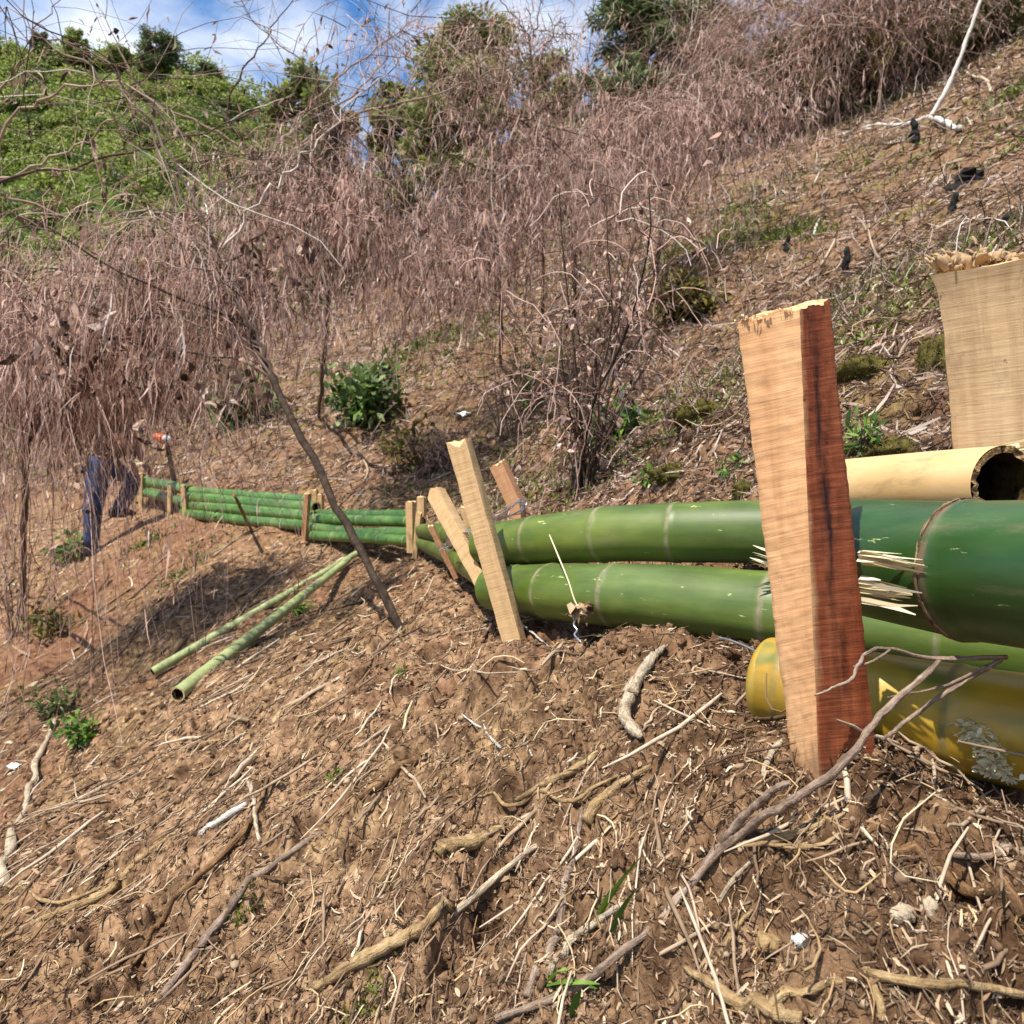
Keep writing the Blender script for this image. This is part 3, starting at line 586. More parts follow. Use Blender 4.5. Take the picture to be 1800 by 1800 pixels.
# rounded closing of the yellow culm's tip
e0 = pt(1352, 1196, .94); dirv = unit(pt(1352, 1196, .94) - pt(1480, 1222, .885)); V0, F0 = icos(3)
R3 = np.stack([unit(np.cross(dirv, [0, 0, 1.])), np.cross(unit(np.cross(dirv, [0, 0, 1.])), dirv), dirv], 1)
Vt = (V0 * [.0505, .0505, .018]) @ R3.T + e0
m = MB(); m.add(Vt, T=F0, A=np.stack([np.full(len(Vt), 2.0), V0[:, 0] * .05, V0[:, 1] * .05], 1)); o = m.obj('culm_tip', M_bamboo_gold, gold, attr='grain')
q = np.random.default_rng(36); PA = smooth_path([pt(2150, 1035, .56), pt(1800, 1008, .69), pt(1690, 1000, .745), pt(1560, 984, .83), pt(1430, 966, .95)], 120)
sl = np.concatenate([[0], np.cumsum(np.linalg.norm(np.diff(PA, axis=0), axis=1))]); s0 = .455 * sl[-1] + .004; ax0 = np.array([np.interp(s0, sl, PA[:, i]) for i in range(3)]); axd = unit(np.array([np.interp(s0 + .01, sl, PA[:, i]) for i in range(3)]) - ax0); e1 = unit(np.cross(axd, [0, 0, 1.])); e2 = np.cross(e1, axd); m = MB()
for k in range(70):
    a0_ = q.uniform(0, 6.283); da = q.uniform(.15, .7); aa = np.linspace(a0_, a0_ + da, 9); rr_ = .0655 + np.abs(q.normal(0, .0007)) + q.normal(0, .0003, 9); of = q.normal(0, .0016) + np.cumsum(q.normal(0, .0004, 9))
    P = (ax0 + axd * of[:, None] + rr_[:, None] * (e1 * np.cos(aa)[:, None] + e2 * np.sin(aa)[:, None]))[None]; V, Q = tubes(P, np.full((1, 9), q.uniform(.0005, .0015)), 5, q); m.add(V, Q)
m.obj('sheath_scar', M_scar, up2)
# cut dry tube lying behind the fat culm
tan = make_culm('bamboo_tube', 'short dry tan bamboo tube with a dark open end behind the thickest culm', [pt(1765, 852, .98), pt(1680, 853, 1.06), pt(1560, 856, 1.19), pt(1380, 862, 1.44)], [.0475, .047, .046, .045], [.82], M_bamboo_tan, None, hollow=('rough', True), seed=5, sides=52, cat='bamboo tube')
# splinters: split ends
def splinters(parent, name, c, dr, n, ln, spread, wd, seed, part='splinters'):
    q = np.random.default_rng(seed); dr = unit(np.asarray(dr, float)); st_ = c + q.normal(0, 1, (n, 3)) * spread
    P = strands(st_, dr + q.normal(0, .035, (n, 3)), ln * q.uniform(.35, 1.1, n), 4, .015, .05, q); Wv = unit(np.cross(dr, q.normal(size=(n, 3))))
    V, Q = ribbons(P, Wv[:, None] * (wd * q.uniform(.4, 1.4, n)[:, None] * np.array([1, .9, .6, .15]))[..., None]); m_ = MB(); m_.add(V, Q)
    return m_.obj(part, M_fibre, parent)
splinters(up2, '', pt(1512, 978, .750), pt(1632, 992, .692) - pt(1512, 978, .750), 13, .062, np.array([.001, .001, .0035]), .0034, 31, 'upper_splinters')
splinters(up2, '', pt(1512, 1030, .755), pt(1628, 1050, .700) - pt(1512, 1030, .755), 16, .058, np.array([.001, .001, .0065]), .0030, 32, 'lower_splinters')
splinters(up1, '', pt(1350, 985, 1.20), pt(1290, 965, 1.2) - pt(1350, 985, 1.2), 10, .03, np.array([.003, .006, .008]), .0022, 33)
# chipped patch on the yellow culm
q = np.random.default_rng(34); cc = pt(1752, 1325, .728); n = 650
ga = pt(1760, 1279, .785); gd = unit(pt(1650, 1258, .82) - pt(1800, 1285, .765)); g1 = unit(np.cross([0, 0, 1.], gd)); g1 = g1 if g1[1] < 0 else -g1; g2 = np.cross(gd, g1); g2 = g2 if g2[2] > 0 else -g2
ph = np.radians(q.uniform(-34, 16, n)); tt = q.normal(0, .0085, n) + .012 * np.sin(ph * 3); C = ga + gd * tt[:, None] + (.0565 + np.abs(q.normal(0, .0016, n)))[:, None] * (g1 * np.cos(ph)[:, None] + g2 * np.sin(ph)[:, None])
D = unit(gd * q.choice([-1, 1], (n, 1)) + q.normal(0, .35, (n, 3)) + (g1 * np.cos(ph)[:, None] + g2 * np.sin(ph)[:, None]) * .12); V, Q = curled(C, D, q.uniform(.005, .013, n), q.uniform(.0010, .0030, n), q, .25); m = MB(); m.add(V, Q); m.obj('chipped_patch', M_fibre, gold)
# long pale fibres peeling along the tan tube
splinters(tan, '', pt(1800, 785, 1.0), pt(1520, 845, 1.2) - pt(1800, 785, 1.0), 9, .36, np.array([.004, .004, .004]), .0022, 35, 'peeling_strips')

# the far rows, two to three culms high
def far_row(a, b_, r0, r1, m_, lab, seed, nodes):
    a = np.array(a); b_ = np.array(b_); r0 *= 1.12; r1 *= 1.12; q = np.random.default_rng(seed); mid = (a + b_) / 2 + q.normal(0, .012, 3)
    return make_culm('bamboo_culm', lab, [a, (a + mid) / 2, mid, (mid + b_) / 2, b_], [r0, (r0 + r1) / 2, r1], nodes, m_, GB, seed=seed, sides=18, n=40)
nd = lambda k, o=.0: [((i + .5) / k + o) for i in range(k)]
far_row(pt(330, 874, 7.5), pt(556, 893, 5.95), .045, .040, M_bamboo_far, 'topmost culm of the row between the middle stakes and the person', 41, nd(7))
far_row(pt(325, 889, 7.5), pt(552, 908, 5.90), .043, .039, M_bamboo_far, 'middle culm of the row between the middle stakes and the person', 42, nd(7, .03))
far_row(pt(322, 902, 7.45), pt(550, 925, 5.85), .040, .036, M_bamboo_far, 'lowest culm of the row between the middle stakes and the person', 43, nd(7, -.03))
far_row(pt(245, 845, 8.35), pt(335, 862, 7.55), .047, .045, M_bamboo_far, 'upper culm beside the knee of the bending person', 44, nd(4))
far_row(pt(243, 862, 8.35), pt(330, 884, 7.5), .045, .043, M_bamboo_far, 'lower culm beside the knee of the bending person', 45, nd(4))
far_row(pt(545, 912, 5.95), pt(742, 917, 4.7), .036, .030, M_bamboo_far, 'topmost culm behind the leaning dark trunk', 46, nd(5))
far_row(pt(542, 927, 5.85), pt(745, 936, 4.6), .034, .030, M_bamboo_far, 'middle culm behind the leaning dark trunk', 47, nd(5, .04))
far_row(pt(540, 941, 5.8), pt(745, 952, 4.5), .032, .029, M_bamboo_far, 'lowest culm behind the leaning dark trunk', 48, nd(5, -.02))
far_row(pt(735, 932, 4.6), pt(872, 957, 1.92), .031, .043, M_bamboo, 'upper culm running from the three small stakes to the tall leaning stake', 49, nd(6))
far_row(pt(738, 954, 4.5), pt(880, 1016, 1.9), .031, .043, M_bamboo, 'lower culm running from the three small stakes to the tall leaning stake', 50, nd(6, .03))
far_row(pt(330, 862, 7.62), pt(556, 880, 6.1), .036, .034, M_bamboo_far, 'thin culm just behind the topmost one between the middle stakes and the person', 51, nd(8))
far_row(pt(548, 903, 6.05), pt(742, 905, 4.85), .030, .028, M_bamboo_far, 'thin culm just behind the topmost one at the leaning dark trunk', 52, nd(6))
# two loose poles on the slope below
def lie(px, py, r): p = hitc(px, py); p[2] += r; return p
a0, a1 = lie(630, 984, .024), lie(268, 1200, .030); b0, b1 = lie(612, 1000, .024), lie(312, 1243, .036)
GP = 'loose bamboo poles below the barrier'
def pole(a, b_, r0, r1, lab, seed):
    k = 9; P = [a * (1 - i / (k - 1)) + b_ * (i / (k - 1)) for i in range(k)]
    hs = [gz(p[0], p[1]) for p in P]; lift = max(0, max(h_ - p[2] for h_, p in zip(hs, P)) * .5 + .012)
    for p in P: p[2] += lift
    return make_culm('bamboo_pole', lab, P, [r0, (r0 + r1) / 2, r1], nd(6, .02), M_bamboo_pale, GP, seed=seed, sides=20, cat='bamboo pole', n=50)
pole(a0, a1, .019, .025, 'powdery green bamboo pole on the slope, left one of the crossing pair', 61)
p2_ = pole(b0 + [0, 0, .03], b1 + [0, 0, .01], .020, .029, 'paler bamboo pole on the slope, right one of the crossing pair', 62)
q = np.random.default_rng(63); c = lie(515, 1085, .05); n = 120
P = strands(np.repeat(c[None], n, 0) + q.normal(0, .015, (n, 3)), q.normal(size=(n, 3)) * [1, 1, .5] + [.6, -.3, .5], q.uniform(.05, .20, n), 5, .25, .1, q)
V, Q = ribbons(P, unit(q.normal(size=(n, 1, 3))) * np.array([.6, 1, .8, .5, .1])[None, :, None] * .004); m = MB(); m.add(V, Q)
tag(m.obj('grass_tuft', M_green), 'green leafy tuft at the right side of the paler loose pole', 'grass tuft')

# ------------------------------------------------------------------ stakes
def stake_mesh(topc, botc, rows=40, sub=8, seed=0, rough=.0012, topjag=.004, dome=.004, heart=False, flare=0.0):
    """loft between two sets of four corners; side k runs from corner k to k+1"""
    q = np.random.default_rng(seed); topc = np.asarray(topc, float); botc = np.asarray(botc, float); m = MB(); per = 4 * sub
    def ringp(c):
        o = []
        for k in range(4):
            for i in range(sub):
                f = i / sub; p = c[k] * (1 - f) + c[(k + 1) % 4] * f; o.append(p)
        return np.array(o)
    Lh = np.linalg.norm(topc.mean(0) - botc.mean(0)); rings = []; At = []
    side_w = [np.linalg.norm(topc[(k + 1) % 4] - topc[k]) for k in range(4)]
    ph = q.uniform(0, 6, 6)
    for j in range(rows + 1):
        f = j / rows; c = topc * (1 - f) + botc * f; cen = c.mean(0); rp = ringp(c)
        ex = 1 + flare * math.exp(-f / .05)
        rp = cen + (rp - cen) * ex; rp = cen + (rp - cen) * (1 + .005 * math.sin(f * 9 + ph[0]) + .005 * math.sin(f * 23 + ph[1]))
        # soften the arrises
        for k in range(4): i = k * sub; rp[i] = rp[i] * .86 + cen * .14 * 1.0 if False else rp[i] + (cen - rp[i]) * .035
        out_ = unit(rp - cen); kk = np.arange(per) // sub
        rp = rp + out_ * (rough * q.normal(size=(per, 1)) * .6 + rough * .4 * np.sin(np.arange(per) * .9 + f * 30 + ph[2])[:, None])
        rings.append(rp)
        uu = np.array([sum(side_w[:k]) + side_w[k] * (i / sub) for k in range(4) for i in range(sub)])
        hv = np.array([(side_w[1] * (i / sub) + .001) if k == 1 else (side_w[1] if k == 2 else -.05) for k in range(4) for i in range(sub)])
        At.append(np.stack([np.full(per, f * Lh + seed), uu, hv], -1))
    V = np.array(rings); up = unit(topc.mean(0) - botc.mean(0)); jag = q.normal(0, topjag, (per, 1)); jag = (jag + np.roll(jag, 1, 0) + np.roll(jag, 2, 0)) / 2
    V[0] += up * jag; At = np.array(At)
    # hv must jump sharply at the arris: duplicate handled by keeping faces flat-coloured
    idx = np.arange(V.shape[0] * per).reshape(V.shape[0], per)
    for k in range(4):
        cols = [k * sub + i for i in range(sub)] + [((k + 1) * sub) % per]
        Vk = V[:, cols]; Ak = At[:, cols].copy()
        if k == 1: Ak[:, -1, 2] = side_w[1]
        else: Ak[:, :, 2] = (side_w[1] if k == 2 else -.05)
        n_ = len(cols); ii = np.arange(V.shape[0] * n_).reshape(V.shape[0], n_)
        m.add(Vk, np.stack([ii[:-1, :-1], ii[1:, :-1], ii[1:, 1:], ii[:-1, 1:]], -1).reshape(-1, 4), A=Ak)
    cen = V[0].mean(0); inner = cen + (V[0] - cen) * .55 + up * (dome + q.normal(0, topjag * .6, (per, 1)))
    vv = np.concatenate([V[0], inner, [cen + up * dome * 1.2]]); i0 = np.arange(per); i1 = (i0 + 1) % per
    m.add(vv, np.stack([i0, i1, i1 + per, i0 + per], -1), T=np.stack([np.full(per, 2 * per), i0 + per, i1 + per], -1), mi=1)
    return m
GS = 'wooden stakes holding the bamboo barrier'
def stake_obj(name, label, m, base, mats, group=GS):
    t_ = thing(name, base, label, 'stake', group)
    m.obj('shaft', mats, t_, attr='grain'); return t_
# the nearest one, tan on one face and red on the other
dC, dL, dR = .70, .735, .745
tC, tL, tR = pt(1406, 541, dC), pt(1293, 566, dL), pt(1461, 531, dR)
bC, bL, bR = pt(1441, 1430, dC + .01), pt(1401, 1440, dL + .012), pt(1552, 1420, dR + .012)
near_stake = stake_obj('wooden_stake', 'big square stake in front of the bamboo, one face tan and the other red brown',
    stake_mesh([tL, tC, tR, tL + tR - tC], [bL, bC, bR, bL + bR - bC], 90, 14, 1, .0007, .0018, .002, True), hitc(1440, 1352), [M_stake_near, M_endgrain])
# shaggy fringe of torn fibres on its top edge
q = np.random.default_rng(77); n = 40; f = q.uniform(0, 1, n)[:, None]; C = tL * (1 - f) + tC * f + q.normal(0, .0012, (n, 3)) + [0, -.001, .001]
V, T = leaves(C, unit(q.normal(0, .35, (n, 3)) + [-.3, -.8, -.5]), unit(q.normal(size=(n, 3)) + [0, -1, 1]), q.uniform(.002, .006, n), q.uniform(.0008, .0018, n)); m = MB(); m.add(V, T=T); m.obj('torn_fringe', M_endgrain, near_stake)
def stake(label, top, bot, d, w1, w2, yaw, m_, seed, dbot=None, sink=.05, taper=.9, name='wooden_stake', **kw):
    """top and bottom pixels of the axis"""
    dbot = d if dbot is None else dbot; a = pt(*top, d); b_ = pt(*bot, dbot); ax = unit(a - b_); b2 = b_ - ax * sink
    e1 = unit(np.cross(ax, [math.sin(yaw), math.cos(yaw), 0])); e2 = unit(np.cross(ax, e1))
    def c4(p, s): return [p - e1 * w1 * s / 2 + e2 * w2 * s / 2, p - e1 * w1 * s / 2 - e2 * w2 * s / 2, p + e1 * w1 * s / 2 - e2 * w2 * s / 2, p + e1 * w1 * s / 2 + e2 * w2 * s / 2][::1]
    mm = stake_mesh(c4(a, 1), c4(b2, taper), 26, 5, seed, .0008, .004, .003, **kw)
    return stake_obj(name, label, mm, b_, [m_, M_endgrain])
stake('tall flat pale stake leaning left at the end of the thick culms', (808, 778), (893, 1085), 1.62, .043, .036, .35, M_stake, 3, dbot=1.57)
stake('shorter pale stake leaning left beside the tall flat leaning stake', (766, 866), (848, 1018), 1.93, .038, .034, .5, M_stake, 4, dbot=1.80)
stake('round brown stake tied with wire behind the upper thick culm', (876, 816), (925, 925), 2.10, .040, .040, .4, M_stake_red, 5, dbot=2.05)
stake('thin pale peg just behind the tall flat leaning stake', (816, 893), (832, 950), 2.25, .020, .020, .4, M_stake, 6)
stake('thin dark peg leaning across the culm ends left of the shorter leaning stake', (757, 925), (790, 992), 2.5, .017, .017, .2, M_st_dark if False else M_stake_red, 7)
stake('wide pale peg, leftmost of the three small stakes bunched together', (722, 882), (723, 956), 4.5, .048, .040, .5, M_stake, 8)
stake('taller pale peg standing behind the other two of the bunched small stakes', (741, 874), (741, 940), 4.75, .046, .040, .3, M_stake, 9)
stake('thin short peg in front of the two wider bunched small stakes', (737, 901), (731, 966), 4.35, .030, .026, .3, M_stake, 10)
stake('reddish peg in front of the far culms where two rows meet', (541, 868), (536, 935), 5.70, .040, .036, .4, M_stake_red, 11)
stake('pale peg tied with dark cord behind the reddish peg', (553, 862), (555, 900), 6.05, .044, .040, .2, M_stake, 12)
stake('pale peg right of the cord-tied peg behind the far culms', (564, 870), (564, 912), 6.0, .040, .036, .4, M_stake, 13)
stake('thin pale peg, left one of the two pegs in front of the farthest culms', (299, 854), (298, 905), 7.45, .038, .032, .2, M_stake, 14)
stake('orange brown peg, right one of the two pegs in front of the farthest culms', (322, 853), (326, 905), 7.35, .042, .034, .2, M_stake, 15)
stake('yellowish peg nearest to the knee of the bending person', (249, 832), (248, 884), 8.15, .042, .034, .2, M_stake, 16)
# thick hammered stake at the right edge
dT = 1.12
big = stake('thick pale stake with a hammered, mushroomed top at the right edge', (1738, 478), (1765, 860), dT, .118, .085, .62, M_stake_thick, 17, sink=.12, taper=.93, flare=.17)
q = np.random.default_rng(78); m = MB()
for k in range(120):                                   # curled lips of crushed fibre round the top
    fx = q.uniform(-1.05, 1.05); fy = q.uniform(-1, 1); p = pt(1738 + fx * 92, 474 - 12 * (1 - abs(fx)) + q.normal(0, 8), dT + .016 + fy * .030)
    dr = unit(np.array([fx * .4 + q.normal(0, .22), fy * .3 + .1 + q.normal(0, .15), q.uniform(.25, 1.0)])); side = unit(np.cross(dr, [q.normal(0, .4), q.normal(0, .4), 1])); Ln = q.uniform(.008, .026); ww = q.uniform(.003, .0085); cu = unit(dr + np.array([fx * .5, fy * .4 + .1, -.05]))
    tt = np.linspace(0, 1, 5)[:, None]; pp = p + dr * Ln * tt + (cu - dr) * Ln * .6 * tt ** 2; th = .002 * np.cross(side, dr)
    wv = side * ww * np.array([.6, .9, 1.1, 1.15, .7])[:, None]; wv = wv * (1 + q.normal(0, .22, (5, 1)))
    a_ = np.concatenate([pp - wv, pp + wv * .9, pp + wv * .9 + th, pp - wv + th]).reshape(4, 5, 3); ii = np.arange(20).reshape(4, 5)
    Q = np.concatenate([np.stack([ii[s_, :-1], ii[(s_ + 1) % 4, :-1], ii[(s_ + 1) % 4, 1:], ii[s_, 1:]], -1) for s_ in range(4)] + [np.array([[ii[0, 4], ii[1, 4], ii[2, 4], ii[3, 4]]])])
    m.add(a_.reshape(-1, 3), Q, A=np.stack([np.linspace(0, .05, 20) + k, np.linspace(0, .02, 20), np.full(20, -.05)], 1))
m.obj('mushroomed_top', M_stake_thick, big, attr='grain')

# wires
def wire(label, pts, r, name='wire_tie', loops=1, seed=0, jit=.004):
    q = np.random.default_rng(seed); m = MB(); P0 = np.array([pt(*p) for p in pts])
    for k in range(loops):
        P = smooth_path(P0 + q.normal(0, jit, P0.shape), 26); V, Q, T = tube(P, r, 6); m.add(V, Q, T)
    o = m.obj(name, M_wire); tag(o, label, 'wire tie', 'wire ties on the stakes'); return o
wire('silver wire strands stretched from the tall leaning stake to the round brown stake', [(852, 915, 1.75), (875, 905, 1.85), (900, 890, 1.98), (918, 878, 2.05), (915, 897, 2.02), (885, 910, 1.9), (858, 922, 1.75)], .0016, loops=4, seed=1)
wire('silver wire wound around the shorter leaning stake', [(845, 935, 1.78), (822, 938, 1.85), (800, 945, 1.90), (790, 958, 1.95), (815, 950, 1.88), (838, 942, 1.78), (848, 955, 1.72)], .0018, loops=4, seed=2)
wire('silver wire loop hanging at the thin dark peg', [(805, 950, 2.2), (785, 955, 2.35), (775, 962, 2.42), (785, 966, 2.4), (800, 955, 2.25)], .0018, loops=3, seed=3)
wire('short kinked white wire poking from the soil under the lower thick culm', [(1012, 1085, 1.40), (1008, 1098, 1.38), (1015, 1106, 1.37), (1010, 1118, 1.36), (1022, 1128, 1.34)], .0018, seed=4, jit=.001)
wire('thin pale wire running along the soil under the lower culm beside the nearest stake', [(1262, 1119, 1.16), (1290, 1128, 1.12), (1322, 1142, 1.08), (1340, 1152, 1.05)], .0014, seed=5, jit=.001)
wire('thin straw coloured strip hanging down from the upper thick culm', [(965, 938, 1.58), (980, 975, 1.50), (998, 1020, 1.45), (1010, 1055, 1.43), (1022, 1072, 1.42)], .0014, name='dry_strip', seed=6, jit=.001)
bpy.data.objects['dry_strip'].data.materials[0] = M_fibre; bpy.data.objects['dry_strip']['category'] = 'dry strip'; del bpy.data.objects['dry_strip']['group']
q = np.random.default_rng(79); n = 26; C = pt(1018, 1072, 1.40) + q.normal(0, .008, (n, 3)); V, T = leaves(C, unit(q.normal(size=(n, 3)) + [.3, -.2, -1]), unit(q.normal(size=(n, 3)) + [0, -1, 0]), q.uniform(.01, .032, n), q.uniform(.004, .010, n)); m = MB(); m.add(V, T=T)
tag(m.obj('sheath_scrap', M_litter), 'crumpled brown sheath scrap stuck on the lower thick culm', 'sheath scrap')

# ------------------------------------------------------------------ sticks and roots lying on the soil
def stick(label, pts, r, m_, seed=0, name='stick', cat='stick', twigs=(), lift=.5, n=None, group=None, knob=.10):
    """pts: (px, py) on the ground or (px, py, depth); r in metres (start, ..., end); twigs: further polylines of the same piece"""
    q = np.random.default_rng(seed + 500); m = MB(); first = None
    for k, (pp, rr) in enumerate([(pts, r)] + list(twigs)):
        rr = np.atleast_1d(rr) * .75; P = []
        for i, p in enumerate(pp):
            if len(p) == 3: P.append(pt(*p))
            else: h_ = hitc(*p); h_[2] += float(np.max(rr)) * lift; P.append(h_)
        P = np.array(P); first = P[0].copy() if first is None else first
        nn = n or max(14, int(len(P) * 7)); PP = smooth_path(P, nn); L_ = np.linalg.norm(P[-1] - P[0]); PP = PP + np.cumsum(q.normal(0, .0025 * L_, PP.shape), 0) * np.sin(np.linspace(0, math.pi, nn))[:, None]
        if len(pp[0]) == 2 and len(pp[-1]) == 2:
            need = height(PP[:, 0], PP[:, 1]) + float(np.max(rr)) * .35; z_ = np.maximum(PP[:, 2], need); zz = np.concatenate([[z_[0]] * 2, z_, [z_[-1]] * 2]); PP[:, 2] = np.maximum((zz[:-4] + zz[1:-3] * 2 + zz[2:-2] * 2 + zz[3:-1] * 2 + zz[4:]) / 8, need - float(np.max(rr)) * .5)
        R_ = np.interp(np.linspace(0, 1, nn), np.linspace(0, 1, len(rr)), rr) * (1 + q.normal(0, knob, nn)); V, Q, T = tube(PP, R_, 10); sl = np.concatenate([[0], np.cumsum(np.linalg.norm(np.diff(PP, axis=0), axis=1))]); aa = np.arange(10) * .6283; AA = np.stack([np.repeat(sl[:, None], 10, 1) + seed, np.cos(aa)[None] * R_[:, None], np.sin(aa)[None] * R_[:, None]], -1).reshape(-1, 3); m.add(V + q.normal(0, float(np.max(rr)) * .07, V.shape), Q, T, A=np.concatenate([AA, AA[:1], AA[-1:]]))
    o = m.obj(name, m_, attr='grain'); return tag(o, label, cat, group)
stick('long forked grey stick running from the bottom edge up past the nearest stake', [(870, 1795), (1000, 1745), (1130, 1648), (1205, 1560), (1290, 1455), (1380, 1385, .66), (1440, 1330, .655), (1520, 1240, .665), (1600, 1180, .68), (1650, 1162, .69)], (.0040, .0044, .0046, .0050, .0052, .0049, .0042, .0036, .0028), M_st_grey, 1,
      twigs=[([(1180, 1600), (1270, 1490), (1350, 1405, .665), (1390, 1375, .66)], (.003, .0046, .0044, .003))], n=60)
stick('purplish stick rising steeply in the centre foreground', [(1025, 1425), (1012, 1495), (985, 1600), (960, 1680), (925, 1765)], (.003, .0045, .006, .006, .0055), M_st_grey, 2)
stick('short grey stick between the purplish stick and the grass blades', [(1100, 1590), (1040, 1630), (1000, 1665), (968, 1730)], (.0045, .005, .005, .004), M_st_pale, 3)
stick('pale grey stick ending against the thick yellow root', [(945, 1487), (880, 1540), (795, 1612)], (.0042, .0048, .005), M_st_pale, 4)
stick('thick yellow barky root in the bottom foreground', [(795, 1612), (720, 1650), (640, 1692), (555, 1745)], (.006, .009, .0095, .007), M_st_yellow, 5, 'root', 'root')
stick('thick bone-coloured bent root standing out of the soil before the lower culm', [(1168, 1148), (1142, 1178), (1112, 1225), (1097, 1268), (1108, 1296), (1126, 1312)], (.0045, .0098, .0112, .0112, .0100, .0055), M_st_pale, 6, 'root', 'root', lift=1.3)
stick('curved tan root left of the bent bone-coloured root', [(905, 1412), (970, 1378), (1020, 1352), (1052, 1328)], (.004, .006, .006, .004), M_st_yellow, 7, 'root', 'root')
stick('tan root with peeling bark below the bent bone-coloured root', [(1030, 1452), (1050, 1418), (1090, 1385), (1145, 1350)], (.008, .0085, .006, .0035), M_st_yellow, 8, 'root', 'root')
stick('thin orange root curving along the centre soil', [(838, 1400), (880, 1418), (930, 1412), (1000, 1410), (1040, 1385), (1100, 1360)], (.0016, .003, .003, .003, .0026, .002), M_st_yellow, 9, 'root', 'root')
stick('rotting yellow piece of wood above the pale grey stick', [(765, 1502), (800, 1490), (845, 1482), (890, 1462)], (.010, .011, .009, .004), M_st_yellow, 10, 'wood_chunk', 'wood chunk', knob=.25)
stick('broken brown branch piece in the mid foreground', [(632, 1412), (690, 1368), (730, 1345), (752, 1322)], (.006, .010, .010, .004), M_st_brown, 11, knob=.2)
stick('thin straight pale straw left of the bent bone-coloured root', [(812, 1257), (870, 1298), (935, 1335)], (.002, .0028, .0018), M_st_white, 12, 'straw', 'straw')
stick('thin whitish twig on the mound under the tall leaning stake', [(712, 1155), (780, 1176), (850, 1183), (925, 1184)], (.0014, .0022, .0022, .001), M_st_pale, 13, 'twig', 'twig')
stick('branching yellowish root along the bottom right edge', [(1205, 1708), (1262, 1742), (1310, 1775), (1370, 1790), (1410, 1798)], (.003, .006, .007, .007, .006), M_st_yellow, 14, 'root', 'root', twigs=[([(1345, 1785), (1410, 1750), (1480, 1735), (1530, 1708)], (.006, .004, .004, .003)), ([(1525, 1715), (1640, 1738), (1720, 1742), (1800, 1755)], (.004, .0042, .004, .004)), ([(1530, 1725), (1545, 1765), (1550, 1800)], (.0035, .004, .004))])
stick('dark brown stick slanting down to the right edge', [(1515, 1476), (1580, 1505), (1680, 1562), (1800, 1632)], (.003, .0065, .007, .007), M_st_brown, 15)
stick('thin grey stick lying level at the right edge', [(1668, 1505), (1740, 1510), (1800, 1500)], (.003, .004, .004), M_st_grey, 16)
stick('bundle of split straw fibres right of the long forked stick', [(1292, 1492), (1350, 1475), (1440, 1456), (1530, 1447)], (.0035, .004, .003, .0015), M_st_yellow, 17, 'straw_bundle', 'straw bundle', twigs=[([(1292, 1492), (1390, 1478), (1490, 1462)], (.003, .002, .001)), ([(1340, 1485), (1420, 1492), (1500, 1470)], (.003, .003, .001)), ([(1310, 1488), (1400, 1462), (1480, 1448)], (.002, .002, .001))])
stick('thick pale broken branch on the soil at the left edge', [(98, 1266), (78, 1335), (45, 1420), (18, 1490), (8, 1560)], (.015, .017, .015, .014, .012), M_st_pale, 18, 'branch', 'branch')
stick('long dark stick slanting down the left foreground', [(565, 1465), (480, 1525), (405, 1598), (345, 1680), (285, 1755)], (.004, .0065, .0075, .0075, .005), M_st_grey, 19)
stick('long light brown stick left of the long dark stick', [(530, 1330), (445, 1445), (340, 1560), (290, 1620), (235, 1700)], (.004, .006, .0075, .007, .004), M_st_brown, 20)
stick('short white stick in the left foreground', [(435, 1415), (395, 1440), (352, 1475)], (.006, .008, .008), M_st_white, 21)
stick('thin upright pale twig crossing the short white stick', [(436, 1378), (447, 1425), (458, 1482)], (.005, .0045, .003), M_st_pale, 22, 'twig', 'twig')
stick('long tan root snaking along the left edge of the foreground', [(0, 1655), (95, 1610), (180, 1568), (240, 1515), (310, 1470)], (.006, .008, .009, .008, .004), M_st_yellow, 23, 'root', 'root', twigs=[([(0, 1555), (60, 1580), (110, 1592), (190, 1558)], (.003, .004, .004, .004))])
stick('small forked whitish twig standing below the foot of the leaning trunk', [(688, 1072), (694, 1100), (697, 1136)], (.003, .004, .004), M_st_pale, 24, 'twig', 'twig', twigs=[([(720, 1085), (708, 1100), (697, 1118)], (.002, .003, .003))])
stick('white curling rootlet at the foot of the tall leaning stake', [(905, 1082), (918, 1105), (935, 1122), (968, 1142)], (.002, .0034, .003, .001), M_st_white, 25, 'rootlet', 'rootlet')
stick('short pale rootlet at the left foot of the nearest stake', [(1380, 1302), (1358, 1325), (1347, 1350), (1342, 1375)], (.003, .004, .004, .003), M_st_pale, 26, 'rootlet', 'rootlet')
stick('thin wiry root draped over the yellow culm and the nearest stake', [(1770, 1155, .715), (1640, 1158, .715), (1560, 1140, .71), (1515, 1155, .69), (1495, 1190, .675), (1465, 1208, .67), (1432, 1222, .672)], (.003, .0026, .0022, .002, .002, .0016, .001), M_st_grey, 27, 'root', 'root', twigs=[([(1760, 1160, .715), (1690, 1200, .705), (1620, 1245, .69), (1570, 1285, .68), (1550, 1300, .675)], (.003, .0028, .0026, .0024, .0015)), ([(1735, 1170, .71), (1660, 1205, .70), (1600, 1218, .69), (1560, 1226, .685)], (.0018, .0016, .0013, .0008)), ([(1565, 1142, .705), (1540, 1160, .69), (1500, 1172, .68)], (.0016, .0014, .001))])
stick('reddish twig lying below the rotting mid slope wood', [(560, 1312), (620, 1330), (670, 1338)], (.003, .004, .003), M_st_brown, 28, 'twig', 'twig')
stick('thin tan root hanging down the soil in front of the shaded right bank', [(1255, 1700), (1290, 1640), (1325, 1600)], (.002, .003, .002), M_st_yellow, 29, 'root', 'root')
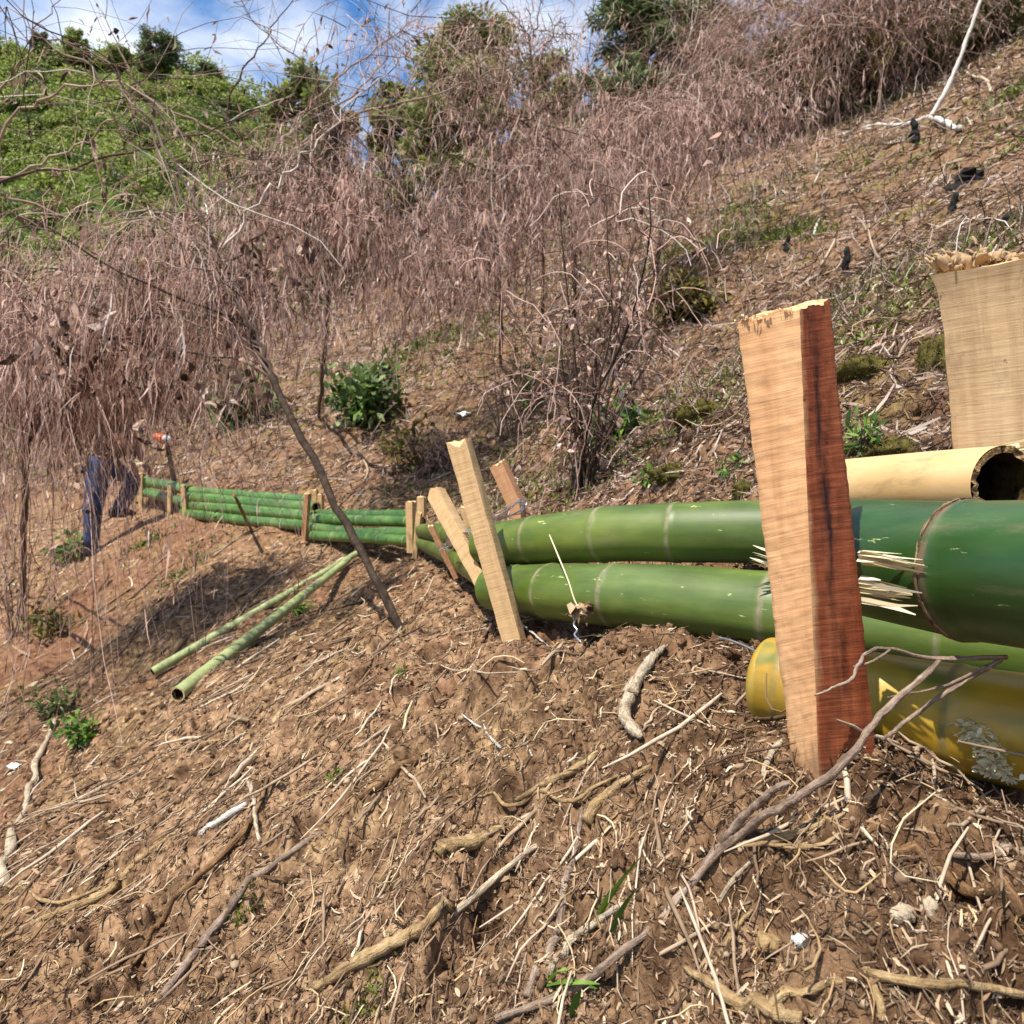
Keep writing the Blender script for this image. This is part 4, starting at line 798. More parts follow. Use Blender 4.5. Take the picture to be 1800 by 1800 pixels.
stick('slim tan stick on the soil left of the straw bundle', [(1262, 1592), (1290, 1545), (1328, 1510)], (.0026, .003, .002), M_st_pale, 30, 'twig', 'twig')
# bleached pieces on the upper slope
stick('bleached white sapling lying across the upper slope with its two arms', [(1475, 237), (1555, 222), (1635, 207)], (.026, .040, .056), M_st_white, 41, 'fallen_sapling', 'sapling', twigs=[([(1635, 207), (1660, 222), (1686, 236)], (.056, .05, .040)), ([(1635, 207, hitc(1635, 207)[1]), (1668, 150, hitc(1635, 207)[1]), (1700, 72, hitc(1635, 207)[1]), (1728, -12, hitc(1635, 207)[1])], (.050, .046, .042, .036))])
stick('pale stick lying right of the bleached sapling', [(1690, 126), (1718, 148), (1744, 168)], (.03, .034, .026), M_st_pale, 42)
stick('grey log at the right edge of the upper slope', [(1770, 235), (1800, 215), (1830, 200)], (.025, .03, .03), M_st_grey, 43, 'log', 'log')
stick('short pale stick on the slope behind the brown shrub stems', [(978, 494), (1015, 508), (1050, 522)], (.008, .010, .008), M_st_white, 44)
stick('stubby white stick poking up from the upper slope grass', [(1440, 385), (1434, 400), (1430, 415)], (.016, .018, .018), M_st_white, 45)
stick('twisted pale twig in the litter behind the nearest stake', [(1480, 655), (1520, 618), (1560, 625), (1575, 640)], (.004, .006, .005, .003), M_st_white, 46, 'twig', 'twig', twigs=[([(1500, 640), (1530, 632), (1555, 648)], (.004, .004, .002))])
stick('straight yellowish cane standing right of the brown shrub stems', [(1195, 792), (1203, 755), (1206, 712)], (.008, .008, .005), M_st_pale, 47, 'cane', 'cane')
stick('leaning dark stick on the red soil below the far culms', [(470, 976), (440, 930), (418, 882, 5.6), (408, 865, 5.65)], (.016, .016, .014, .010), M_st_brown, 48)
stick('leaning dark stick on the slope left of the green shrubs', [(472, 782), (484, 748, 9.3), (494, 712, 9.3)], (.02, .02, .014), M_st_dark, 49)
# dark stick with an orange and white tip
b0 = hitc(308, 868); d0 = b0[1]; ms_ = thing('marker_stick', b0, 'dark upright stick with an orange and white tip behind the farthest culms', 'marker stick')
m = MB(); V, Q, T = tube(smooth_path([pt(310, 875, d0), pt(303, 830, d0), pt(294, 782, d0)], 12), np.linspace(.030, .020, 12), 8); m.add(V, Q, T); m.obj('shaft', M_st_dark, ms_)
m = MB(); V, Q, T = tube(smooth_path([pt(298, 780, d0 - .03), pt(284, 770, d0 - .03), pt(270, 765, d0 - .03)], 8), [.02, .045, .05, .05, .045, .04, .03, .01], 8); m.add(V, Q, T); m.obj('orange_tip', M_orange, ms_)
m = MB(); V, Q, T = tube(smooth_path([pt(300, 776, d0 - .05), pt(292, 772, d0 - .06), pt(286, 771, d0 - .06)], 6), [.02, .034, .04, .04, .034, .02], 8); m.add(V, Q, T); m.obj('white_tip', M_white, ms_)

# scraps
def scrap(label, px, py, size, seed, name='plastic_scrap', two=False):
    p = hitc(px, py); q = np.random.default_rng(seed); n = 9; u, v = np.meshgrid(np.linspace(-1, 1, n), np.linspace(-1, 1, n), indexing='ij')
    zz = .28 * np.sin(u * 3 + seed) * np.cos(v * 2.3) + q.normal(0, .10, u.shape) + .35; V = np.stack([u * size, v * size * .5 + .4 * size * u, zz * size * .9], -1) + p
    ii = np.arange(n * n).reshape(n, n); Q = np.stack([ii[:-1, :-1], ii[1:, :-1], ii[1:, 1:], ii[:-1, 1:]], -1).reshape(-1, 4)
    m = MB(); V2 = V - [0, 0, size * .05]
    if two: m.add(V, Q[:len(Q) * 3 // 4]); m.add(V, Q[len(Q) * 3 // 4:], mi=1)
    else: m.add(V, Q)
    m.add(V2, Q[:, ::-1]); return tag(m.obj(name, [M_white, M_navy]), label, 'scrap')
scrap('crumpled white scrap on the slope beyond the tall leaning stake', 818, 733, .085, 2)
scrap('white and dark blue scrap on the soil at the left edge', 32, 1350, .045, 3, two=True)
scrap('tiny white scrap on the soil below the far culms', 398, 916, .03, 5)
def stone(label, px, py, s, m_, seed, name='stone', cat='stone', sq=(1, .8, .7), lift=.25, fuzz=0):
    p = hitc(px, py); V0, F0 = icos(3); q = np.random.default_rng(seed); o_ = q.uniform(0, 50, 3)
    d = np.array([1 + .5 * float(fbm(np.array([v[0] * 1.7 + o_[0] + v[2]]), np.array([v[1] * 1.7 + o_[1] - v[2]]), 3, seed)[0]) for v in V0])
    V = V0 * d[:, None] * s * np.array(sq) + p + [0, 0, s * lift]; m = MB(); m.add(V, T=F0)
    o = m.obj(name, m_)
    tag(o, label, cat); return o, V, p
stone('orange brown pebble in the bottom right soil', 1352, 1672, .011, M_st_yellow, 3, lift=.6)
stone('small whitish pebble right of the orange brown pebble', 1408, 1662, .006, M_st_white, 4, lift=.6)
stone('pale clay lump, left of two in the right foreground', 1588, 1612, .009, M_st_pale, 5, 'clay_lump', 'clay lump', (1, .7, .8))
stone('pale clay lump, right of two in the right foreground', 1636, 1606, .008, M_st_pale, 6, 'clay_lump', 'clay lump', (.8, .7, 1))
# mossy clods
def mossy(label, px, py, s, sq, seed, n=1600):
    b_ = hitc(px, py); s = s / 2 / FPX * b_[1]; t_ = thing('mossy_clod', b_, label, 'mossy clod', 'mossy clods behind the barrier'); V0, F0 = icos(3); q = np.random.default_rng(seed)
    d = 1 + .7 * fbm(V0[:, 0] * 2 + seed, V0[:, 1] * 2 + V0[:, 2] * 2, 3, seed); V = V0 * d[:, None] * s * np.array(sq) + b_ + [0, 0, s * .05]; m = MB(); m.add(V, T=F0); m.obj('core', M_moss_core, t_)
    k = q.integers(0, len(V), n); nn_ = unit(V0[k]); C = V[k] + q.normal(0, s * .05, (n, 3)); V2, T = leaves(C, unit(nn_ + q.normal(0, .7, (n, 3))), unit(q.normal(size=(n, 3))), q.uniform(.05, .16, n) * s, q.uniform(.02, .05, n) * s)
    m = MB(); m.add(V2, T=T); m.obj('moss_tufts', M_moss, t_); return t_
mossy('long mossy clod between the nearest stake and the thick hammered stake', 1575, 800, 75, (1.35, .8, .65), 1)
mossy('small round mossy clod above the upper culm left of the nearest stake', 1308, 868, 42, (.8, .8, 1.0), 2)
mossy('mossy clod on the slope left of the nearest stake', 1245, 735, 70, (1.4, .8, .75), 3)
mossy('mossy bank with a dark hollow behind the nearest stake', 1525, 655, 70, (1.5, .8, .7), 4)
mossy('steep mossy clod left of the thick hammered stake', 1640, 650, 75, (.7, .7, 1.4), 5)
mossy('mossy clod low on the bank left of the cane', 1180, 835, 50, (1.4, .8, .7), 6)
# charred stumps
def stump(label, px, py, h_, r0, seed, lean=.1):
    b_ = hitc(px, py); h_ = h_ / FPX * b_[1]; r0 = r0 / FPX * b_[1]; q = np.random.default_rng(seed); m = MB(); P = np.array([b_ + [lean * h_ * f + q.normal(0, .03 * h_), q.normal(0, .03 * h_), h_ * f - .05] for f in np.linspace(0, 1, 8)])
    rr = r0 * np.array([1.3, 1.05, .9, .95, .8, .75, .6, .25]) * (1 + q.normal(0, .14, 8)); V, Q, T = tube(P, rr, 9); m.add(V + q.normal(0, r0 * .14, V.shape), Q, T)
    return tag(m.obj('charred_stump', M_char, smooth=False), label, 'stump', 'charred stumps on the upper slope')
stump('broad black burnt stump high on the right slope', 1695, 330, 40, 26, 1, .3)
stump('slim black burnt stump above the nearest stake', 1483, 480, 60, 7, 2)
stump('black burnt stump just above the thick hammered stake', 1762, 400, 48, 12, 3, .3)
stump('small black burnt stump in the green patch of the slope', 1383, 440, 38, 6, 4)
stump('squat black burnt stump between the olive shrub and the nearest stake', 1256, 622, 24, 9, 5)
stump('black burnt stump under the bleached sapling', 1608, 250, 48, 8, 6, 0)
stump('thin black burnt stump in the litter below the broad stump', 1670, 372, 46, 9, 7, .25)

# ------------------------------------------------------------------ green plants
def shrub(label, px, py, wpx, hpx, m_, seed, n=1500, ll=.09, lw=.03, name='shrub', cat='shrub', group='green shrubs on the slope', d=None):
    b_ = hitc(px, py); dd = b_[1]; W_ = wpx / FPX * dd / 2; H_ = hpx / FPX * dd; q = np.random.default_rng(seed); t_ = thing(name, b_, label, cat, group)
    ns = 16; D = unit(np.stack([q.normal(0, .6, ns) * W_ / H_ * 1.5, q.normal(0, .5, ns), np.ones(ns)], -1)); P = strands(np.repeat(b_[None], ns, 0) + q.normal(0, W_ * .15, (ns, 3)) * [1, 1, 0], D, H_ * q.uniform(.6, 1.05, ns), 7, .06, .12, q)
    V, Q = tubes(P, H_ * .010 * np.linspace(1, .3, 7)[None].repeat(ns, 0), 5, q); m = MB(); m.add(V, Q); m.obj('stems', M_bark, t_)
    k = q.integers(0, ns, n); f = q.integers(1, 7, n); C = P[k, f] + q.normal(0, 1, (n, 3)) * [W_ * .28, W_ * .28, H_ * .12]; C[:, 2] = np.maximum(C[:, 2], b_[2] - .02)
    C = C + 0; Dn = unit(q.normal(size=(n, 3)) + unit(C - b_ - [0, 0, H_ * .3]) * .8 + [0, 0, .1]); V, T = leaves(C, Dn, unit(q.normal(size=(n, 3)) * .6 + [-.3, -.2, 1]), ll * q.lognormal(0, .3, n), lw * q.lognormal(0, .25, n)); m = MB(); m.add(V, T=T); m.obj('foliage', m_, t_)
    return t_
shrub('dark leafy green shrub right of the leaning trunk', 640, 742, 105, 100, M_shrub, 1, 900, .12, .03)
shrub('dark green shrub half hidden left of the leaning trunk', 425, 745, 105, 105, M_shrub, 2, 1000, .12, .035)
shrub('yellow and green shrub on the slope left of the nearest stake', 1212, 555, 110, 75, M_olive, 3, 1500, .075, .022)
shrub('bright green fern clump at the foot of the brown shrub', 1075, 785, 60, 75, M_green, 4, 260, .09, .022)
shrub('low brownish green bush behind the small stakes', 735, 820, 130, 85, M_olive, 5, 420, .06, .018)
shrub('small bright green plant near the foot of the person', 116, 985, 45, 45, M_green, 6, 260, .07, .02)
shrub('small green plant above the pale broken branch', 150, 1300, 50, 60, M_green, 7, 160, .035, .010)
shrub('scraggly green plant above the left edge scrap', 105, 1255, 60, 60, M_shrub, 8, 160, .04, .010)
shrub('green weeds among brown twigs at the left of the slope', 85, 1115, 80, 60, M_olive, 9, 260, .05, .014)
shrub('leafy climber in the middle of the brown shrub stems', 935, 720, 45, 100, M_green, 10, 120, .06, .02)
shrub('weedy green sprouts right of the nearest stake', 1512, 800, 40, 70, M_green, 11, 90, .035, .0035, 'grass_sprouts', 'grass')
shrub('weedy green sprouts on the litter behind the upper culm', 1290, 830, 60, 36, M_green, 12, 60, .022, .003, 'grass_sprouts', 'grass')
shrub('green weeds on the pale litter left of the mossy round clod', 1150, 850, 60, 28, M_green, 13, 90, .018, .005)
def blades(label, pts, seed, w_=.006):
    q = np.random.default_rng(seed); m = MB()
    for a, b_ in pts:
        A_ = hitc(*a); B_ = A_ + (pt(*b_, A_[1] - .01) - A_); P = smooth_path([A_, (A_ + B_) / 2 + [0, -.004, .008], B_], 8)[None]; V, Q = ribbons(P, np.broadcast_to(np.array([.8, .25, .3]), P.shape) * (w_ * np.array([.4, .9, 1.1, 1.1, 1, .8, .5, .1]))[None, :, None]); m.add(V, Q)
    return tag(m.obj('grass_tuft', M_green), label, 'grass blades')
blades('green grass blades beside the long forked stick', [((1045, 1625), (1130, 1502)), ((1040, 1628), (1108, 1530)), ((1070, 1650), (1120, 1560)), ((1048, 1620), (1125, 1575))], 1, .0045)
blades('green grass blades beneath the long forked stick at the bottom', [((950, 1735), (1050, 1738)), ((965, 1748), (1055, 1730)), ((1005, 1790), (1020, 1740)), ((960, 1730), (1000, 1705))], 2, .0045)

# ------------------------------------------------------------------ dead, drooping trees
def dead_tree(label, trunk, tr, canopy, hang, nb, ns, nl, seed, spread=.35, leaf=.035, sw=.0022, name='dead_tree', bare=(), group='dead drooping trees', droop=.30, top_bias=0.0, bare_r=.006, tangle=1.0, clus=-.02):
    """trunk: list of 3D points; canopy: [(px, py, depth)] line the branches follow; hang: [(px, length in metres)] how far the dry strands drop"""
    q = np.random.default_rng(seed); base = np.asarray(trunk[0], float); t_ = thing(name, base, label, 'dead tree', group)
    TP = smooth_path(trunk, 26, .003, q); m = MB(); V, Q, T = tube(TP, np.linspace(tr[0], tr[1], 26) * (1 + q.normal(0, .07, 26)), 9); m.add(V, Q, T); m.obj('trunk', M_bark if tr[0] > 0 else M_st_dark, t_)
    ns = int(ns * 1.1); leaf = leaf * .85; sw = sw * .74
    CP = np.array([pt(*c) for c in canopy]); cpx = np.array([c[0] for c in canopy], float)
    # branches: leave the trunk and run along the canopy line
    K = 14; B = []; u0 = np.linspace(0, 1, len(CP))
    for k in range(nb):
        u = q.uniform(-.04, 1.04); tgt = np.array([np.interp(u, u0, CP[:, i]) for i in range(3)]) + q.normal(0, 1, 3) * [spread * .5, spread, spread * .22]
        st = TP[q.integers(int(26 * .65), 26)]; top = st * .4 + tgt * .6 + [0, 0, q.uniform(-.08, .18) * spread]; end = tgt + unit(tgt - st) * q.uniform(.1, .5) * spread + [0, 0, -q.uniform(0, .6) * spread]
        B.append(smooth_path([st, st * .7 + top * .3 + [0, 0, .05], top, tgt, end], K, .008 + spread * .012, q))
    B = np.array(B); br = np.linspace(1, .25, K)[None] * q.uniform(.5, 1.2, (nb, 1)) * max(.006, tr[1] * .6); m = MB(); V, Q = tubes(B, br, 5, q); m.add(V, Q)
    # finer bare twigs
    nt_ = nb * 6; k = q.integers(0, nb, nt_); f = q.integers(4, K, nt_); D = unit(q.normal(size=(nt_, 3)) * [1, 1, .7] + [0, 0, .05]); TW = strands(B[k, f], D, q.uniform(.12, .6, nt_) * (spread + .2), 7, .10, .18, q)
    V, Q = tubes(TW, np.linspace(1, .25, 7)[None] * q.uniform(.0012, .0032, (nt_, 1)) * (1 + 3 * sw / .003 * .3), 4, q); m.add(V, Q)
    for bp in bare:                                     # long bare branches
        pb = smooth_path([pt(*p) for p in bp], 22, .012, q); L_ = np.linalg.norm(pb[-1] - pb[0]); V, Q, T = tube(pb, np.linspace(bare_r, bare_r * .3, 22), 6); m.add(V, Q, T)
        n2 = int(18 + 10 * L_); kk = q.integers(2, 22, n2); tw = strands(pb[kk], unit(q.normal(size=(n2, 3)) + [0, 0, .1]), q.uniform(.15, .9, n2), 7, .06, .15, q); V, Q = tubes(tw, np.linspace(1, .3, 7)[None] * q.uniform(.001, .0028, (n2, 1)), 4, q); m.add(V, Q)
    m.obj('branches', M_twig, t_)
    # dry strands hanging from branches and twigs
    src = np.concatenate([B[:, 4:].reshape(-1, 3), TW[:, 2:].reshape(-1, 3)]); k = q.integers(0, len(src), ns); st = src[k] + q.normal(0, .04, (ns, 3))
    spx = st[:, 0] / st[:, 1] * FPX + 900; hl = np.interp(spx, [h[0] for h in hang], [h[1] for h in hang]) * np.minimum(q.lognormal(-.30, .55, ns), 1.3)
    D = unit(q.normal(0, 1, (ns, 3)) * [1, 1, .8] + [0, 0, .15]); P = strands(st, D, hl + .05, 9, .42 / tangle, .13 * tangle, q)
    gh = height(P[:, -1, 0], P[:, -1, 1]); over = np.minimum(P[:, -1, 2] - gh - .05, 0); P[:, :, 2] = P[:, :, 2] - over[:, None] * np.linspace(0, 1, 9)[None] ** 1.5
    m = MB(); V, Q = tubes(P, np.linspace(1, .4, 9)[None] * sw * q.lognormal(0, .4, (ns, 1)) * .6, 3, q); m.add(V, Q)
    # dry thread-like leaflets along the strands
    n = int(ns * 5.5); k = q.integers(0, ns, n); f = q.integers(1, 9, n); C = P[k, f] + q.normal(0, .012, (n, 3)); Dn = unit(q.normal(0, .28 * tangle, (n, 3)) + [-.12, 0, -1]); Ln = leaf * 2.1 * q.lognormal(0, .4, n)
    RP = strands(C, Dn, Ln, 4, .2, .2, q); Wv = unit(np.cross(Dn, q.normal(size=(n, 3)))); V, Q = ribbons(RP, Wv[:, None] * (sw * q.lognormal(0, .4, n)[:, None] * np.array([.6, 1.1, .9, .2]))[..., None]); m.add(V, Q); m.obj('dry_strands', M_dry, t_)
    n = nl; k = q.integers(0, ns, n); f = q.integers(2, 9, n); cl = fbm(P[k, f][:, 0] * 4, P[k, f][:, 2] * 4, 2, seed); keep = cl > clus; k, f = k[keep], f[keep]; n = len(k)
    C = P[k, f] + q.normal(0, .02, (n, 3)); V, Q = curled(C, unit(q.normal(size=(n, 3)) + [0, 0, -.8]), leaf * 1.1 * q.lognormal(0, .4, n), leaf * .22 * q.lognormal(0, .35, n), q); m = MB(); m.add(V, Q); m.obj('dead_leaves', M_dryleaf, t_)
    return t_
def onground(px, py, sink=.05): p = hitc(px, py); p[2] -= sink; return p
lb = onground(717, 1098)
dead_tree('dead tree with a dark trunk leaning left over the far culms', [lb, pt(640, 978, lb[1] + .12), pt(562, 832, lb[1] + .3), pt(490, 690, lb[1] + .5), pt(430, 568, lb[1] + .7), pt(385, 470, lb[1] + .85)], (.0130, .0130),
    [(60, 540, 3.4), (160, 500, 3.2), (260, 440, 3.05), (340, 400, 3.35), (430, 430, 3.5), (500, 490, 3.6)], [(0, .52), (190, .50), (300, .62), (360, .55), (400, .22), (450, .14), (520, .12)], 32, 930, 8000, 1, .26, .050, .0019, clus=.13,
    bare=[[(385, 440, 3.0), (330, 330, 2.9), (245, 190, 2.8), (120, 95, 2.7), (10, 10, 2.6)], [(390, 440, 3), (480, 330, 3.0), (560, 250, 3.1), (680, 120, 3.2)], [(380, 430, 3.0), (250, 230, 3.0), (180, 100, 3.0), (40, 60, 3.0)]])
bpy.data.objects['trunk'].data.materials[0] = M_st_dark
dead_tree('dead tree with dense brown strands at the left edge', [onground(40, 1075), pt(45, 850, 4.6), pt(60, 640, 4.5)], (.020, .016),
    [(-140, 560, 4.3), (-20, 560, 4.4), (90, 560, 4.4), (200, 580, 4.5), (270, 620, 4.6)], [(-100, 2.6), (35, 2.3), (70, .8), (100, .30), (270, .26)], 42, 2700, 2400, 2, .24, .042, .0028,
    bare=[[(60, 640, 4.4), (20, 480, 4.3), (-60, 400, 4.2)], [(60, 640, 4.4), (130, 480, 4.2), (300, 400, 4.0), (440, 350, 4.0)]])
dead_tree('dead tree with long strands sweeping over the green shrubs', [onground(560, 730), pt(575, 560, 5.8), pt(590, 380, 5.4), pt(585, 200, 5.2)], (.018, .014),
    [(400, 420, 5.0), (480, 370, 5.0), (550, 330, 5.1), (630, 390, 5.2), (720, 450, 5.3), (800, 470, 5.4)], [(400, .80), (520, .85), (640, .55), (760, .32), (850, .25)], 34, 1100, 1600, 3, .34, .045, .0030,
    bare=[[(588, 240, 5.2), (560, 150, 5.1), (480, 60, 5.0), (420, 10, 5.0)], [(588, 240, 5.2), (650, 150, 5.2), (760, 60, 5.2)], [(590, 300, 5.2), (470, 230, 5.1), (330, 240, 5.0), (170, 280, 4.9)]])
dead_tree('dead tree with fine pinkish strands in front of the green trees', [onground(880, 640), pt(880, 520, 6.8), pt(875, 380, 6.6), pt(860, 200, 6.4)], (.020, .014),
    [(690, 480, 6.2), (780, 440, 6.3), (880, 370, 6.4), (970, 310, 6.6), (1070, 270, 6.8)], [(700, .42), (850, .75), (1000, .85), (1100, .8)], 36, 1300, 1300, 4, .38, .048, .0034,
    bare=[[(862, 220, 6.3), (840, 120, 6.2), (800, 10, 6.1)], [(862, 230, 6.3), (900, 130, 6.3), (985, 20, 6.2)], [(862, 240, 6.3), (1000, 170, 6.4), (1120, 60, 6.5)], [(870, 300, 6.3), (760, 260, 6.2), (650, 190, 6.1)]])
dead_tree('dead tree with pinkish strands over the mid slope right of the green trees', [onground(1150, 480), pt(1165, 400, 9.2), pt(1180, 270, 9.0), pt(1200, 140, 8.8)], (.026, .018),
    [(1000, 300, 8.2), (1080, 260, 8.4), (1180, 215, 8.6), (1280, 180, 8.8), (1370, 150, 9.0)], [(1000, 1.05), (1150, 1.15), (1300, .9), (1400, .7)], 40, 1300, 1500, 5, .48, .055, .0044,
    bare=[[(1200, 150, 8.8), (1190, 60, 8.7), (1160, -20, 8.6)], [(1200, 150, 8.8), (1260, 60, 8.8), (1300, -20, 8.8)]])
tb = onground(1290, 282); d6 = tb[1]
dead_tree('dead tree with a thin trunk leaning right at the top of the slope', [tb, pt(1308, 205, d6), pt(1345, 85, d6), pt(1362, -30, d6), pt(1380, -120, d6)], (.045, .035),
    [(1170, 190, d6 - .5), (1270, 120, d6), (1370, 80, d6), (1470, 40, d6 + .3), (1590, -20, d6 + .6)], [(1150, .13 * d6), (1300, .15 * d6), (1600, .14 * d6)], 46, 2200, 2600, 6, .07 * d6, .07, .006, tangle=1.9)
tb = onground(1470, 225); d7 = tb[1]
dead_tree('dead tree with reddish strands at the top edge right of the thin trunk', [tb, pt(1475, 120, d7), pt(1480, 0, d7), pt(1490, -120, d7)], (.05, .04),
    [(1380, 70, d7), (1460, 30, d7), (1550, 0, d7), (1640, -40, d7)], [(1400, .15 * d7), (1650, .13 * d7)], 40, 1500, 1800, 7, .07 * d7, .08, .0075, tangle=1.9)
dead_tree('tall dead tree with a thin veil of strands before the broad centre tree', [onground(950, 600), pt(955, 450, 7.4), pt(945, 250, 7.2), pt(930, 60, 7.0)], (.016, .010),
    [(660, 150, 6.8), (760, 110, 6.8), (850, 80, 6.9), (930, 70, 7.0), (1010, 110, 7.1)], [(650, 1.0), (850, 1.25), (1000, 1.1)], 26, 330, 500, 8, .45, .05, .0034, tangle=1.3,
    bare=[[(930, 70, 7), (880, 0, 7), (800, -40, 7)], [(935, 120, 7), (840, 120, 6.9), (700, 190, 6.8)], [(940, 160, 7), (1020, 60, 7.1), (1060, -40, 7.1)]])
# twiggy shrub whose stems fan out
def twiggy(label, px, py, d_, H_, seed, ns=46, fan=.34, m_=None, nl=500, group='leafless brown shrubs', strand=260):
    b_ = hitc(px, py); q = np.random.default_rng(seed); t_ = thing('leafless_shrub', b_, label, 'shrub', group); D = unit(np.stack([q.normal(0, fan, ns), q.normal(0, fan, ns), np.ones(ns)], -1))
    P = strands(np.repeat(b_[None], ns, 0) + q.normal(0, .035 * H_, (ns, 3)) * [1, 1, 0] - [0, 0, .03], D, H_ * q.uniform(.55, 1.15, ns), 12, .0, .10, q); m = MB(); V, Q = tubes(P, np.linspace(1, .25, 12)[None] * q.uniform(.0028, .0065, (ns, 1)) * H_ ** .5, 5, q); m.add(V, Q)
    n = ns * 9; k = q.integers(0, ns, n); f = q.integers(3, 12, n); TW = strands(P[k, f], unit(q.normal(size=(n, 3)) + [0, 0, .35]), H_ * q.uniform(.08, .38, n), 7, .04, .16, q); V, Q = tubes(TW, np.linspace(1, .3, 7)[None] * q.uniform(.0011, .0026, (n, 1)) * H_ ** .5, 4, q); m.add(V, Q); m.obj('stems', M_stem, t_)
    k = q.integers(0, n, nl); f = q.integers(1, 7, nl); C = TW[k, f]; V, Q = curled(C, unit(q.normal(size=(nl, 3)) + [0, 0, -.9]), .038 * q.lognormal(0, .4, nl), .006 * q.lognormal(0, .3, nl), q); m = MB(); m.add(V, Q)
    ks = q.integers(0, n, strand); HS = strands(TW[ks, 5], q.normal(size=(strand, 3)), H_ * q.uniform(.08, .35, strand), 7, .3, .2, q); V, Q = tubes(HS, np.full((strand, 7), .0016), 3, q); m.add(V, Q); m.obj('dead_leaves', M_dry, t_)
    return t_
twiggy('tall leafless brown shrub on the bank above the upper thick culm', 1022, 862, 0, .98, 1, 24, .22, nl=500)
twiggy('leafless shrub left of the tall brown shrub on the bank', 885, 775, 0, 1.2, 2, 13, .18, nl=160, strand=90)
twiggy('leafless shrub behind the tall brown shrub up the slope', 1085, 640, 0, 1.4, 3, 16, .2, nl=160, strand=100)
twiggy('thin leafless shrub beside the yellow and green shrub', 1130, 690, 0, 1.1, 4, 9, .16, nl=80, strand=60)
twiggy('sparse leafless shrub at the far left edge of the soil', 25, 1120, 0, 1.0, 6, 14, .25, nl=150, strand=120)
twiggy('small dry shrub just behind the row of small stakes', 770, 830, 0, .42, 7, 26, .4, nl=200)
twiggy('leafless shrub on the left slope above the dark green shrubs', 700, 610, 0, 1.2, 8, 10, .2, nl=120, strand=60)
# thin saplings along the top right
q = np.random.default_rng(90)
SAPS = [(1545, 195, 'thin grey sapling left of the bleached sapling at the top edge'), (1592, 165, 'second thin grey sapling left of the bleached sapling at the top edge'), (1640, 120, 'thin grey sapling crossing behind the bleached sapling'),
        (1702, 95, 'thin grey sapling just right of the bleached sapling top'), (1765, 70, 'thin grey sapling closest to the top right corner'), (1350, 265, 'thin brown sapling right of the thin leaning trunk'), (1420, 240, 'thin brown sapling between the thin leaning trunk and the reddish strands')]
for i, (px, py, lab) in enumerate(SAPS):
    b_ = onground(px, py); H_ = 3.2 + q.uniform(0, 1.5); t_ = thing('bare_sapling', b_, lab, 'sapling', 'bare saplings along the top of the slope'); P = strands(b_[None], np.array([[q.normal(.06, .05), q.normal(0, .05), 1.]]), np.array([H_]), 16, 0, .035, q); m = MB(); V, Q = tubes(P, np.linspace(.04, .012, 16)[None], 7, q); m.add(V, Q)
    m.obj('trunk', M_st_grey, t_); n = 40; f = q.integers(3, 16, n); TW = strands(P[0, f], unit(q.normal(size=(n, 3)) + [0, 0, .4]), q.uniform(.3, 1.1, n), 7, .03, .14, q); V, Q = tubes(TW, np.linspace(1, .3, 7)[None] * q.uniform(.004, .009, (n, 1)), 4, q); m = MB(); m.add(V, Q); m.obj('branches', M_twig, t_)
    nl = 420; k = q.integers(0, n, nl); f = q.integers(1, 7, nl); C = TW[k, f] + q.normal(0, .08, (nl, 3)); V, T = leaves(C, unit(q.normal(size=(nl, 3))), unit(q.normal(size=(nl, 3)) + [0, 0, .8]), .11 * q.lognormal(0, .3, nl), .03 * q.lognormal(0, .3, nl)); m = MB(); m.add(V, T=T); m.obj('foliage', M_olive, t_)
# long bare vines against the sky, each set growing from a tree of its own further up
def bare_tree(label, base, paths, r0, seed, leafn=40):
    q = np.random.default_rng(seed); b_ = np.array(base); t_ = thing('bare_tree', b_, label, 'dead tree', 'bare dead trees'); P0 = pt(*paths[0][0]); m = MB(); V, Q, T = tube(smooth_path([b_, (b_ + P0) / 2 + [.05, 0, .1], P0], 18, .01, q), np.linspace(r0 * 1.8, r0, 18), 8); m.add(V, Q, T); m.obj('trunk', M_st_dark, t_)
    m = MB(); ml = MB()
    for bp in paths:
        pb = smooth_path([P0] + [pt(*p) for p in bp[1:]] if bp is not paths[0] else [pt(*p) for p in bp], 26, .010, q); V, Q, T = tube(pb, np.linspace(r0, r0 * .25, 26), 6); m.add(V, Q, T)
        n2 = 12; kk = q.integers(4, 26, n2); tw = strands(pb[kk], unit(np.gradient(pb, axis=0)[kk] * 18 + q.normal(size=(n2, 3))), q.uniform(.2, .9, n2), 8, .06, .13, q); V, Q = tubes(tw, np.linspace(1, .3, 8)[None] * q.uniform(.0012, .003, (n2, 1)), 4, q); m.add(V, Q)
        k = q.integers(0, n2, leafn); f = q.integers(2, 8, leafn); V, Q = curled(tw[k, f], unit(q.normal(size=(leafn, 3)) * .8 + [0, 0, -1]), .045 * q.lognormal(0, .35, leafn), .0065 * q.lognormal(0, .3, leafn), q); ml.add(V, Q)
    m.obj('branches', M_twig, t_); ml.obj('dead_leaves', M_dryleaf, t_); return t_
bare_tree('bare dead tree with long pale limbs across the green hill at the left edge', onground(-120, 1000), [[(-60, 330, 3.6), (60, 290, 3.6), (150, 245, 3.6), (220, 195, 3.6), (330, 180, 3.7)], [(-60, 330, 3.6), (80, 300, 3.5), (260, 260, 3.5), (400, 215, 3.5), (530, 170, 3.5)], [(-60, 330, 3.6), (-20, 200, 3.6), (50, 90, 3.6), (110, -10, 3.6)], [(-60, 330, 3.6), (40, 200, 3.5), (120, 160, 3.4), (230, 150, 3.3), (330, 250, 3.3), (350, 290, 3.3)], [(-60, 330, 3.6), (60, 360, 3.6), (200, 420, 3.7), (330, 430, 3.7)]], .0075, 1, 60)
